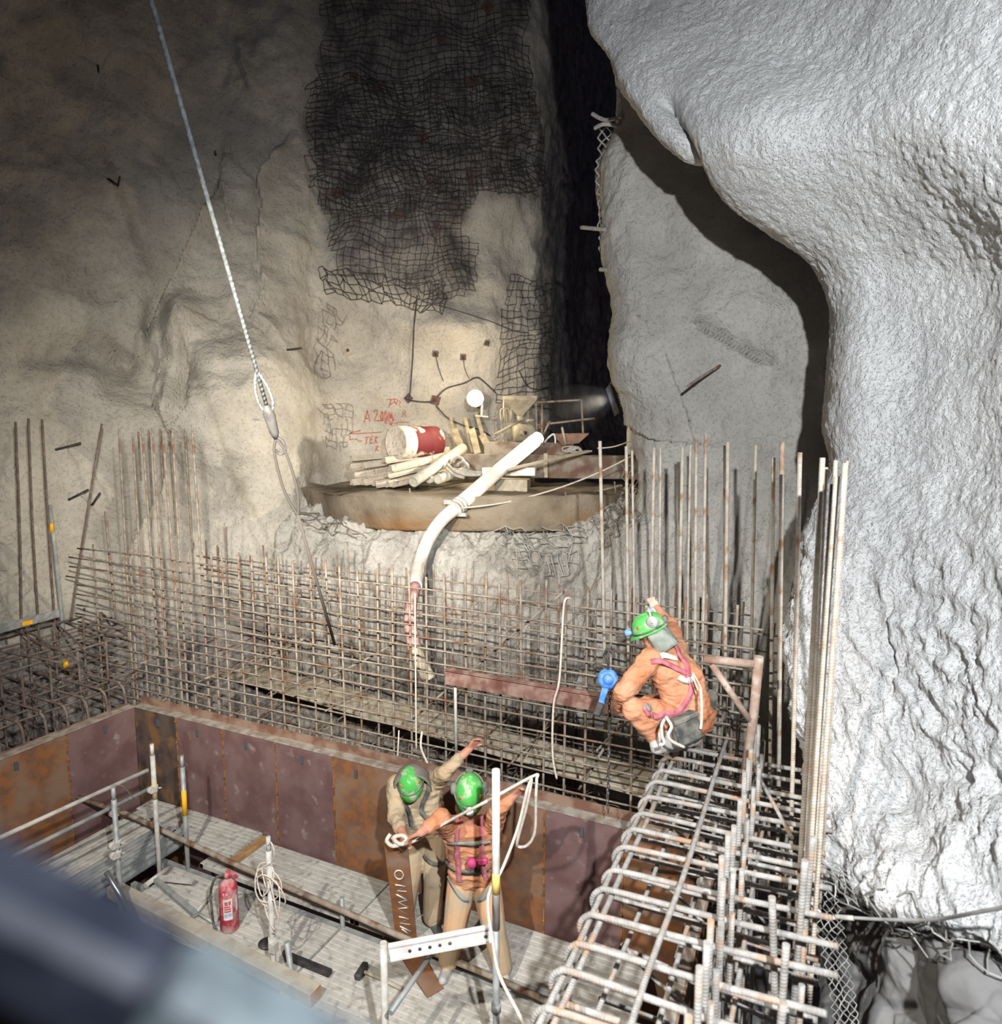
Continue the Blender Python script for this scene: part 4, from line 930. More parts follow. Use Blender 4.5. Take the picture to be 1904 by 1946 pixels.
for k, dx in enumerate((0, 7)): T1('handle_loop', cr([PD(953+dx,802,11.9),PD(951+dx,782,11.9),PD(955+dx,777,11.9),PD(961+dx,779,11.9),PD(963+dx,803,11.9)],5), .011, M_HOP, pu)
for a, c, r in (((985,802),(940,826),.02),((975,805),(938,832),.016),((1000,800),(1015,798),.02),((950,820),(962,842),.014),((962,815),(950,842),.014)): T1('lever_pipe', [PD(*a,12.0),PD(*c,12.0)], r, M_HOP, pu)
# barrow tray and loops
bt = thing('wheelbarrow', PD(1080,850,12.0), 'rusty barrow tray tipped on the upstand right of the pump', 'wheelbarrow')
b = MB(); 
for (x, y, d) in ((1048,826,11.9),(1119,825,12.1),(1100,842,12.1),(1070,846,11.9),(1048,824,12.5),(1119,823,12.6),(1102,838,12.5),(1072,840,12.4)): b.v.append(tuple(PD(x,y,d)))
for f_ in ((0,1,2,3),(4,5,6,7),(0,3,7,4),(1,5,6,2),(3,2,6,7)): b.face(list(f_))
b.build('tray', mat('tray_rust', (.26,.15,.10), (.20,.12,.09), scale=8.), bt)
T1('handle', cr([PD(1035,841,11.8),PD(1042,832,11.8),PD(1052,825,11.8),PD(1055,834,11.8),PD(1055,842,11.8)],5), .014, M_WHITE, bt)
T1('handle', [PD(1068,812,11.8),PD(1075,845,11.9)], .02, M_TIM, bt)
b = MB()
for k in range(5): b.tube([PD(1080+12*cos(a+k)+4*k, 853+5*sin(a)+k*.6, 11.8) for a in [2*pi*i/14 for i in range(14)]], .012, 6, closed=True)
tag(b.build('cable_coil', M_HOSEG), 'small coil of grey cable on the upstand under the barrow tray', 'cable')
# white canister
cn = PD(1200,864,11.3); b = MB(); b.lathe([(.075,0),(.085,.01),(.085,.40),(.07,.47),(.07,.50),(.085,.51),(.085,.53),(0,.53)], cn, n=22); tag(b.build('canister', M_WHITE), 'tall white canister at the edge of the grey rock pillar', 'canister')
# black floodlight pointing down the drift
fl = thing('floodlight', PD(1176,757,11.0), 'black floodlight with cooling slots at the tunnel mouth', 'floodlight')
fc = PD(1176,757,11.0); uz = (PD(1168,732,11.0)-PD(1184,782,11.0)).normalized(); ux_ = Vector((cos(YAW), sin(YAW), 0)); fy_ = uz.cross(ux_).normalized(); ux_ = fy_.cross(uz); Rf = Matrix((ux_, fy_, uz)).transposed()
b = MB(); b.box(fc, (.16,.34,.44), Rf, 0, .02); b.box(fc+Rf@Vector((-.10,0,0)), (.03,.40,.48), Rf, 0, .006); b.box(fc+Rf@Vector((.0,0,.25)), (.12,.2,.06), Rf); b.build('housing', mat('lamp_black', (.02,.022,.028), (.035,.04,.05), rough=.45), fl)
b = MB()
for k in range(6): b.box(fc+Rf@Vector((.01,-.171,-.14+.045*k)), (.11,.006,.012), Rf)
b.build('cooling_slot', M_WIREL, fl)
T1('bracket', cr([fc+Rf@Vector((.05,-.18,.1)), fc+Rf@Vector((.16,-.1,.14)), fc+Rf@Vector((.2,.1,.15))],5), .012, M_BLK, fl)
# lit lamp
M_EMI = bpy.data.materials.new('lamp_lit'); M_EMI.use_nodes = True; e_ = M_EMI.node_tree.nodes['Principled BSDF']; e_.inputs['Emission Color'].default_value = (1,.86,.58,1); e_.inputs['Emission Strength'].default_value = 60
ll = thing('work_lamp', PD(903,775,12.5), 'glaring round work lamp on a short stand above the ledge', 'work lamp')
lc_ = PD(903,757,12.35); b = MB(); tov = (C0-lc_).normalized(); b.lathe([(0,.05),(.07,.045),(.115,.02),(.13,-.0),(0,-.001)], lc_, tov, 24); b.build('lens', M_EMI, ll)
b = MB(); b.lathe([(.15,.0),(.15,-.03),(.09,-.12),(.03,-.15),(0,-.15)], lc_-tov*.01, tov, 20); b.build('housing', M_GALVP, ll)
b = MB(); b.tube([PD(917,753,12.5), PD(915,790,12.5)], .02, 8); b.build('stand', M_GALVP, ll); b = MB(); b.beam(PD(903,790,12.4), PD(928,792,12.4), .05,.02); b.build('foot_bar', M_HOP, ll)
pl_ = lamp('work_lamp_glow', lc_+tov*.5+Vector((0,0,.1)), lc_+tov*4, 105, (1., .80, .52), kind='POINT', radius=.2)
# white delivery hose with clamp, red lower end
dh_ = thing('delivery_hose', PD(870,965,9.9), 'big white concrete delivery hose curving from the ledge down into the rebar', 'hose')
b = MB(); b.lathe([(.0,0),(.085,0),(.105,.01),(.105,.06)], PD(1019,835,11.25), PD(1019,835,11.25)-PD(870,963,9.9), 20); b.tube([PD(1016,838,11.2), PD(940,901,10.55), PD(868,964,9.9)], .112, 20); b.build('straight_pipe', M_HOSEW, dh_)
b = MB(); dd = (PD(940,901,10.55)-PD(868,964,9.9)).normalized()
for k in range(3): b.lathe([(.10,-.02),(.125,-.015),(.125,.015),(.10,.02)], PD(868,964,9.9)+dd*(.07*k-.05), dd, 20)
b.box(PD(852,954,9.85), (.12,.06,.06)); b.box(PD(880,978,9.85), (.1,.05,.05)); b.build('clamp', M_GALVP, dh_)
HP = cr([PD(868,964,9.9), PD(838,990,9.7), PD(812,1030,9.5), PD(798,1070,9.3), PD(789,1115,8.6)], 8); b = MB(); b.tube(HP, [.098-.012*i/(len(HP)-1) for i in range(len(HP))], 18); b.build('upper_hose', M_HOSEW, dh_)
b = MB(); b.tube(cr([PD(789,1113,8.62), PD(781,1150,8.2), PD(780,1190,7.9), PD(788,1235,7.8)], 8), .075, 16); b.build('lower_hose', M_HOSER, dh_)['label'] = 'worn red lower end of the hose'
b = MB(); b.tube(cr([PD(788,1225,7.8), PD(800,1260,7.8), PD(815,1290,7.8)], 6), [.07]*6+[.08]*6+[.09], 12); b.build('nozzle_sleeve', M_TIM, dh_)
rope('guide_rope', [PD(872,966,9.8), PD(960,955,10.0), PD(1060,928,10.3), PD(1140,897,10.4), PD(1204,865,10.2)], .012, 'thin twisted line sagging from the hose clamp to the pillar edge')
rope('guide_rope', [PD(1135,852,10.7), PD(1170,848,10.6), PD(1218,830,10.0)], .010, 'thin line strung beside the white canister')
# cables on the back wall
def cable(pts, r, label, m=M_WIRED, off=.05): return rope('cable', [hit(x, y, off)[0] for x, y in pts], r, label, m, 'cable', 6)
cable([(791,560),(788,620),(785,690),(780,760)], .013, 'thin black cable hanging straight down the back wall left of the lamp')
cable([(780,762),(805,765),(828,763)], .016, 'black cable end running right to a rusty plate')
cable([(832,755),(850,738),(880,728),(900,718),(915,722),(940,745)], .014, 'black cable arching over the lamp')
cable([(828,770),(850,795),(880,808),(905,815),(930,830)], .013, 'black cable dropping right from the rusty plate to the boards')
cable([(800,572),(860,592),(930,612),(985,630),(1040,632)], .009, 'thin wire strung across the back wall under the netting')
cable([(985,705),(1000,732),(1020,740),(1040,737)], .013, 'dark cable drooping beside the tunnel mouth')
cable([(826,672),(835,700),(842,725)], .007, 'short wire hanging under a rusty bolt plate')
cable([(880,680),(882,700),(890,720)], .007, 'short wire hanging above the lamp')
# rock bolt plates
PLS = [(661,667,.17,'pale'),(828,762,.17,''),(778,757,.14,''),(755,410,.18,''),(643,368,.19,''),(717,166,.18,''),(672,148,.15,''),(892,158,.17,''),(925,15,.2,''),(801,262,.19,''),(815,348,.14,''),(829,432,.14,''),(880,678,.11,''),(827,672,.11,''),(924,650,.1,''),(893,340,.15,''),(838,78,.14,'')]
for i, (x, y, s_, kind_) in enumerate(PLS):
    p, n_ = hit(x, y, .04, [bvL]); q_ = Vector((0,0,1)).rotation_difference(n_).to_matrix() @ Matrix.Rotation(J(.9), 3, 'Z')
    t_ = thing('rock_bolt_plate', p, 'pale square bolt plate on the rock edge left of the painted writing' if kind_ else ('rusty square bolt plate under the netting' if y < 560 else 'rusty bolt plate on the bare rock around the lamp'), 'bolt plate', None if kind_ else ('bolt plates under the netting' if y < 560 else 'bolt plates around the lamp'))
    B1('plate', p, (s_, s_, .016), M_SECT if kind_ else M_PLT, t_, q_); b = MB(); b.lathe([(.028,0),(.028,.03),(.016,.03),(.016,.08),(0,.08)], p+n_*.008, n_, 10); b.build('bolt', M_DARKS, t_)
# painted writing
def paint(strokes, name, label, sc=6.35, ox=640, oy=700, r=.011, m=M_PAINT):
    b = MB()
    for s_ in strokes:
        P = []
        for (x0, y0), (x1, y1) in zip(s_, s_[1:]):
            for k in range(4): P.append(hit(ox+(x0+(x1-x0)*k/4)/sc, oy+(y0+(y1-y0)*k/4)/sc, .004, [bvL])[0])
        P.append(hit(ox+s_[-1][0]/sc, oy+s_[-1][1]/sc, .004, [bvL])[0]); b.tube(P, r, 5)
    return tag(b.build(name, m), label, 'writing')
paint([[(330,655),(352,580),(368,508),(385,570),(402,645)],[(342,610),(395,600)],[(445,530),(462,503),(490,512),(488,550),(468,595),(455,632),(512,632)],[(520,636),(526,640)],
       [(542,520),(530,560),(535,630),(550,635),(556,580),(548,520)],[(588,515),(576,560),(580,625),(598,632),(606,575),(592,515)],[(625,640),(630,530),(648,610),(662,530),(680,640)],[(640,560),(690,620)]], 'painted_writing', 'red painted writing A2.00M on the rock above the drum')
paint([[(570,655),(640,668),(715,660)],[(600,645),(570,655),(600,672)],[(640,640),(650,690)],[(655,690),(690,600)],[(720,660),(800,648),(870,655)]], 'painted_arrow', 'red painted arrow just above the drum', r=.008)
paint([[(600,378),(660,372),(625,470)],[(650,380),(700,365),(690,410),(650,440),(640,400)],[(700,370),(735,380),(720,440),(700,400)],[(740,385),(770,400),(750,450),(775,470)],[(795,585),(805,510),(835,520),(815,550),(840,585)]], 'painted_writing', 'faded red painted figures near the cable end above the drum', r=.008)
paint([[(345,832),(395,825)],[(370,828),(352,912)],[(440,822),(412,828),(405,905),(438,900)],[(410,865),(436,860)],[(462,905),(470,820),(492,832),(468,862),(490,900)],[(472,1000),(480,935),(505,945),(480,965),(508,1000)],[(290,748),(150,785),(200,790),(545,770)],[(160,810),(155,860),(200,850)],[(215,860),(240,850),(265,880),(310,875)]], 'painted_writing', 'red painted letters TER and R on the rock left of the drum', r=.009)

# ---- nets
def net(name, quad, nx, ny, r, m, label, place, wob=.2, drop=0., diamond=False, seed=3, clip=None, cat='netting', jit=1.):
    """wire netting; quad = 4 pixel corners (TL,TR,BR,BL), place(px,py,u,v)->point"""
    rn = random.Random(seed); b = MB(); N = {}
    for j in range(ny+1):
        for i in range(nx+1):
            u, v = i/nx, j/ny
            x = (quad[0][0]*(1-u)+quad[1][0]*u)*(1-v)+(quad[3][0]*(1-u)+quad[2][0]*u)*v
            y = (quad[0][1]*(1-u)+quad[1][1]*u)*(1-v)+(quad[3][1]*(1-u)+quad[2][1]*u)*v
            cw = abs(quad[1][0]-quad[0][0])/nx; w1 = noise.noise(Vector((x*.011, y*.011, seed)))*jit*22; w2 = noise.noise(Vector((x*.011, y*.011, seed+9)))*jit*22
            x += w1+rn.uniform(-wob, wob)*cw; y += w2+rn.uniform(-wob, wob)*cw
            if clip and not clip(x, y): continue
            N[(i,j)] = place(x, y, u, v)
    def seg(a, c):
        if a in N and c in N and rn.random() >= drop:
            p, q = N[a], N[c]
            if (p-q).length < 1.2: b.tube([p, (p+q)/2+Vector((rn.uniform(-1,1), rn.uniform(-1,1), rn.uniform(-1,1)))*(p-q).length*.08, q], r, 4, cap=False)
    for j in range(ny+1):
        for i in range(nx+1):
            if diamond:
                if (i+j) % 2 == 0: seg((i,j),(i+1,j+1)); seg((i,j),(i-1,j+1))
            else: seg((i,j),(i+1,j)); seg((i,j),(i,j+1))
    return tag(b.build(name, m), label, cat)
onwall = lambda x, y, u, v: hit(x, y, .07+.05*noise.noise(Vector((x*.03, y*.03, 1))), [bvL])[0]
net('wire_netting', [(590,-70),(1050,-70),(1060,600),(600,600)], 37, 54, .0055, M_WIRED, 'big sheet of dark square wire netting draped on the bare rock at the top', onwall, wob=.16, clip=lambda x, y: inpoly(x, y, NETP), jit=1.2)
net('wire_netting', [(575,160),(1045,150),(1060,420),(600,400)], 40, 22, .005, M_WIRED, 'second overlapping strip of dark netting across the middle of the big sheet', lambda x, y, u, v: onwall(x, y, u, v)+Vector((0,-.06,0)), wob=.2, seed=8, drop=.12, jit=1.6, clip=lambda x, y: inpoly(x, y, NETP) or (578 < x < 620 and 160 < y < 360))
net('wire_netting', [(600,500),(860,545),(845,600),(620,560)], 22, 4, .008, M_WIRED, 'rolled lower hem of the dark netting', onwall, wob=.5, seed=12)
net('wire_netting', [(595,560),(640,590),(640,720),(590,700)], 4, 10, .007, M_WIRE, 'torn strip of netting on the rock edge below the big sheet', onwall, wob=.4, drop=.35, seed=5)
net('wire_netting', [(600,770),(670,775),(665,850),(610,840)], 7, 7, .006, M_WIRE, 'half buried netting beside the red painted letters', lambda x, y, u, v: hit(x, y, .015, [bvL])[0], wob=.4, drop=.3, seed=6)
net('wire_netting', [(960,540),(1045,520),(1045,760),(945,770)], 8, 20, .006, M_WIRED, 'dark netting strip beside the tunnel mouth above the pump', onwall, wob=.25, drop=.1, seed=15)
net('wire_netting', [(560,960),(660,990),(690,1030),(575,1000)], 9, 4, .009, M_WIRE, 'crumpled netting at the left end under the ledge', lambda x, y, u, v: hit(x, y, .05)[0], wob=.5, drop=.2, seed=16)
net('wire_netting', [(935,1005),(1110,1000),(1100,1090),(985,1085)], 10, 6, .008, M_WIREL, 'pale netting hanging loose over the rock just below the ledge', lambda x, y, u, v: hit(x, y, .05+.08*(1-v))[0], wob=.3, drop=.12, seed=17)
net('wire_netting', [(1120,990),(1200,940),(1215,985),(1140,1040)], 8, 5, .007, M_WIRE, 'tangled netting at the right end of the ledge against the pillar', lambda x, y, u, v: hit(x, y, .06)[0], wob=.5, drop=.15, seed=18)
net('wire_netting', [(1180,880),(1215,880),(1210,960),(1190,1010)], 4, 10, .007, M_WIRE, 'netting strip curling down the pillar edge beside the canister', lambda x, y, u, v: PD(x, y, 9.6), wob=.4, diamond=True, seed=19, jit=.2)
net('wire_netting', [(1134,240),(1172,240),(1160,520),(1140,515)], 4, 26, .012, M_WIREL, 'shotcrete-crusted chain-link strip hanging off the upper pillar edge', lambda x, y, u, v: PD(x, y, 9.3), wob=.25, diamond=True, seed=20, jit=.25)
net('wire_netting', [(1535,1640),(1590,1665),(1640,1990),(1590,1990)], 7, 36, .0045, M_WIREL, 'chain-link netting curtain hanging at the bottom right beside the dark gap', lambda x, y, u, v: PD(x, y, 4.75-.5*v), wob=.25, diamond=True, seed=21, jit=.15)
net('wire_netting', [(1555,1610),(1650,1700),(1700,1765),(1560,1690)], 5, 4, .0055, M_WIREL, 'loose open netting bulging below the sprayed rock at lower right', lambda x, y, u, v: PD(x, y, 4.45-.15*v), wob=.3, seed=22, jit=.3)
net('wire_netting', [(1640,1680),(1904,1790),(1904,1870),(1700,1770)], 8, 3, .0055, M_WIREL, 'torn netting wires fringing the lower rim of the sprayed rock', lambda x, y, u, v: hit(x, y, .06)[0], wob=.45, drop=.3, seed=23, jit=.6)
# steel cable at lower right
rope('steel_cable', [PD(1535,1705,4.3), PD(1560,1738,4.1), PD(1620,1744,4.0), PD(1700,1748,3.8), PD(1780,1747,3.6), PD(1850,1735,3.3), PD(1960,1715,3.0)], .0095, 'bright steel cable with a crimped sleeve crossing the lower right rock', M_WIREL, 'cable')
b = MB(); b.tube([PD(1588,1742,4.03), PD(1622,1745,3.98)], .014, 10); b.tube(cr([PD(1560,1735,4.1), PD(1540,1715,4.15), PD(1530,1722,4.15), PD(1545,1740,4.1), PD(1590,1746,4.03)],5), .007, 6); tag(b.build('cable_sleeve', M_GALVP), 'crimped sleeve and eye on the bright steel cable', 'cable fitting')
# bars and stubs sticking from the rock
for i, (P, lab) in enumerate(((((1125,216,9.2),(1150,228,9.1),(1182,222,8.9)), 'crusted bar end reaching left at the top of the pillar'),(((1130,244,9.1),(1148,236,9.0),(1180,240,9.0)), 'short crusted bar just under the topmost one on the pillar'),(((1104,432,9.3),(1135,435,9.1),(1166,438,8.9)), 'crusted bar sticking left from the pillar beside the hanging chain-link'),(((1140,512,9.1),(1155,513,9.0),(1170,512,8.9)), 'crusted stub under the hanging chain-link strip'),(((1307,734,7.95),(1335,715,8.1),(1368,695,8.35)), 'dark bar end jutting from the pillar face'))):
    b = MB(); b.tube(cr([PD(*p) for p in P], 6), .026 if i < 4 else .017, 8); tag(b.build('bar_stub', M_ROCKM if i < 4 else M_BAR), lab, 'bar end')
for i, (x, y, dx, dy) in enumerate(((105,855,28,-12),(130,950,22,-12),(175,960,16,-20),(205,340,8,16),(186,125,-10,14),(410,295,6,8),(545,665,12,3))):
    p = hit(x, y, .0)[0]; q = hit(x+dx, y+dy, .22)[0]; b = MB(); b.tube([p, q], .017, 7)
    if i == 3: b.tube([q, q+Vector((.12,-.05,.1))], .015, 6); b.tube([q, q+Vector((-.12,-.05,.1))], .015, 6)
    tag(b.build('anchor_stub', M_WIRED), ['upper of the short bar ends behind the left tall bars','short dark bar end between the slanting bar and the tube','short dark bar end just right of the slanting bar','forked black bar end high on the left rock wall','small dark bar end near the top of the left rock wall','tiny dark stub beside the upper wall crack','tiny stub low on the left rock, right of the wire rope'][i], 'bar end')
for i, (a, c, d) in enumerate((((778,928),(787,1003),10.4),((872,975),(876,1004),10.3),((1074,935),(1086,1000),10.3),((1168,915),(1170,945),10.9))):
    b = MB(); b.tube([PD(*a,d), PD(*c,d)], .013, 7); tag(b.build('edge_pin', M_BAR), ['steel pin standing against the ledge face under the drum','short steel pin under the hose clamp','steel pin leaning on the ledge face right of the white batten','short pin at the right end of the ledge'][i], 'pin')
# guard rail deep in the tunnel
lamp('tunnel_floodlight', PD(1158,757,10.9), PD(500,930,11.3), 1100, (1.,.90,.72), angle=58, blend=1., radius=.12)
lamp('drift_light', PD(1155,757,10.9), PD(1075,760,13.5), 45, (.85,.85,1.), angle=100, blend=.8, radius=.1)
def haze():
    b = MB(); c = PD(1120,768,11.2); a = (PD(1085,780,11.6)-PD(1160,757,10.9)).normalized(); b.lathe([(.0,-.02),(.16,.0),(.30,.3),(.42,.7),(.40,1.0),(.0,1.15)], PD(1160,757,10.9)+a*.05, a, 20)
    m = bpy.data.materials.new('haze'); m.use_nodes = True; nt = m.node_tree; nt.nodes.remove(nt.nodes['Principled BSDF']); v = nt.nodes.new('ShaderNodeVolumeScatter'); v.inputs['Density'].default_value = .05; v.inputs['Anisotropy'].default_value = .2
    nt.links.new(v.outputs[0], nt.nodes['Material Output'].inputs['Volume']); tag(b.build('haze', m), 'faint dusty haze in the beam of the black floodlight', 'haze', kind='stuff')
haze()
tg = thing('guard_rail', PD(1060,850,13.6), 'dim brown guard rail behind the pump at the tunnel mouth', 'scaffold')
for a, c in (((1000,766),(1105,760)),((1020,808),(1130,795)),((1030,765),(1030,835)),((1105,760),(1108,830)),((1020,850),(1045,800))): T1('rail_tube', [PD(*a,13.4),PD(*c,13.2)], .02, M_TUBE, tg)
# left scaffold ledger with orange label at the rock
ls = thing('scaffold', PX(100,1200,-9.3), 'galvanised scaffold beam and tube with orange labels at the left rock', 'scaffold')
b = MB(); b.beam(PX(-40,1206,-9.35), PX(112,1165,-9.35), .012, .11); b.build('beam', M_GALV, ls)
b = MB(); b.beam(PX(41,1186,-9.34)+Vector((.015,-.0,0)), PX(60,1181,-9.34)+Vector((.015,0,0)), .012, .055); b.build('beam_label', M_TAPEO, ls)
b = MB(); b.tube([PX(94,960,-9.6), PX(104,1045,-9.6), PX(118,1180,-9.6), PX(128,1290,-9.6)], .03, 12); b.build('upright_tube', M_GALV, ls)
b = MB(); b.tube([PX(97,994,-9.6), PX(99,1012,-9.6)], .032, 12); b.build('tube_label', M_TAPEO, ls)
b = MB(); b.tube([PX(124,1255,-9.2), PX(127,1277,-9.2)], .034, 12); b.build('tube_tag', M_TAPEO, ls)
# rusty plates in front of the workers
pw = thing('steel_plate', PZ(775,1790,0), 'upright rusty steel plate with white scribbled marks held by the workers', 'plate')
pa = PD(752,1600,5.55); pb = PZ(772,1782,.0); dz_ = (pa-pb).normalized(); px_ = Vector((cos(YAW), sin(YAW), 0)); py_ = dz_.cross(px_).normalized(); px_ = py_.cross(dz_); Rp = Matrix((px_, py_, dz_)).transposed()
b = MB(); b.box((pa+pb)/2, (.19,.022,(pa-pb).length), Rp, 0, .003); b.build('plate', mat('plate_orange', (.33,.14,.05), (.22,.10,.05), scale=6., c3=(.36,.25,.18), s3=3., lo3=.5, hi3=.7), pw)
b = MB(); L_ = (pa-pb).length
def pp(u, v): return pb+Rp@Vector((-.06+.12*u, -.0135, L_*v))
ptsO = [pp(.5+.28*cos(a), .66+.045*sin(a)) for a in [2*pi*i/12 for i in range(13)]]
for nudge in (-1, 1):
    sg = nudge
    if (pp(0,0)-C0).length > (pb+Rp@Vector((-.06,.0135,0))-C0).length and nudge == -1: Rp_flip = 1
fr_s = -1 if (pb+Rp@Vector((0,-.5,0))-C0).length < (pb+Rp@Vector((0,.5,0))-C0).length else 1
def pp(u, v): return pb+Rp@Vector((-.07+.14*u, fr_s*.0125, L_*v))
sgn = 1 if PROJ(pp(1,.5))[0] > PROJ(pp(0,.5))[0] else -1
qq = lambda u, v: pp(u if sgn > 0 else 1-u, v)
b.tube([qq(.5+.26*cos(a), .70+.045*sin(a)) for a in [2*pi*i/12 for i in range(12)]], .006, 5, closed=True)
for s_ in ([(.2,.60),(.8,.585),(.25,.54),(.85,.53)],[(.2,.50),(.85,.44),(.3,.42),(.85,.36)],[(.85,.36),(.25,.35),(.8,.28)],[(.2,.26),(.8,.235),(.2,.19),(.85,.17)],[(.2,.15),(.85,.09)],[(.3,.12),(.7,.06)]): b.tube([qq(*p) for p in s_], .006, 5)
b.build('chalk_marks', M_WHITE, pw)
b = MB(); b.beam(PZ(765,1792,.12), PZ(828,1888,.0), .16, .02); tag(b.build('steel_plate', M_RUST), 'rusty steel strip lying slantwise under the white perforated beam', 'plate')

# ================================================================== PEOPLE
M_CLO = mat('coverall_orange', (.46,.18,.085), (.54,.25,.14), scale=5., rough=.9, c3=(.46,.28,.18), s3=6., lo3=.5, hi3=.75, bump=.4, bscale=18., dist=.01)
M_CLT = mat('coverall_tan', (.42,.31,.19), (.48,.38,.26), scale=5., rough=.95, c3=(.34,.26,.17), s3=5., bump=.4, bscale=18., dist=.01)
M_CLT2 = mat('coverall_pale', (.46,.35,.22), (.58,.34,.19), scale=4., rough=.95, c3=(.40,.33,.24), s3=5., bump=.4, bscale=18., dist=.01)
M_SKIN = mat('skin', (.46,.20,.13), (.52,.25,.17), scale=10., rough=.6)
M_GLOVE = mat('glove_pale', (.60,.47,.38), (.50,.38,.30), scale=20., rough=.9)
M_BOOT = mat('boot_grey', (.50,.50,.48), (.32,.31,.29), scale=9., rough=.7)
M_BOOTD = mat('boot_dark', (.035,.038,.045), (.10,.095,.09), scale=9., rough=.6)
M_HELM = mat('helmet_green', (.07,.38,.07), (.10,.44,.10), scale=6., rough=.3, c3=(.42,.47,.33), s3=11., lo3=.52, hi3=.66)
M_PINK = mat('harness_pink', (.40,.10,.14), (.50,.18,.20), scale=20., rough=.8)
M_GRYC = mat('cloth_grey', (.19,.21,.18), (.28,.30,.26), scale=12., rough=.95, bump=.3, bscale=25.)
M_HOOD = mat('hood_grey', (.16,.14,.12), (.21,.19,.16), scale=8., rough=.95)
M_REFL = mat('reflective_white', (.75,.75,.72), rough=.4)
M_POUCH = mat('pouch_black', (.07,.075,.07), (.20,.19,.16), scale=10., rough=.75)
M_HAIR = mat('hair_brown', (.10,.055,.035), rough=.9)
M_LAMPB = mat('headlamp_blue', (.18,.34,.62), rough=.4)
M_EYE = mat('eye_dark', (.03,.02,.02), rough=.3)
M_STK = mat('sticker_orange', (.62,.16,.06), rough=.5)
def V3(*a): return Vector(a)
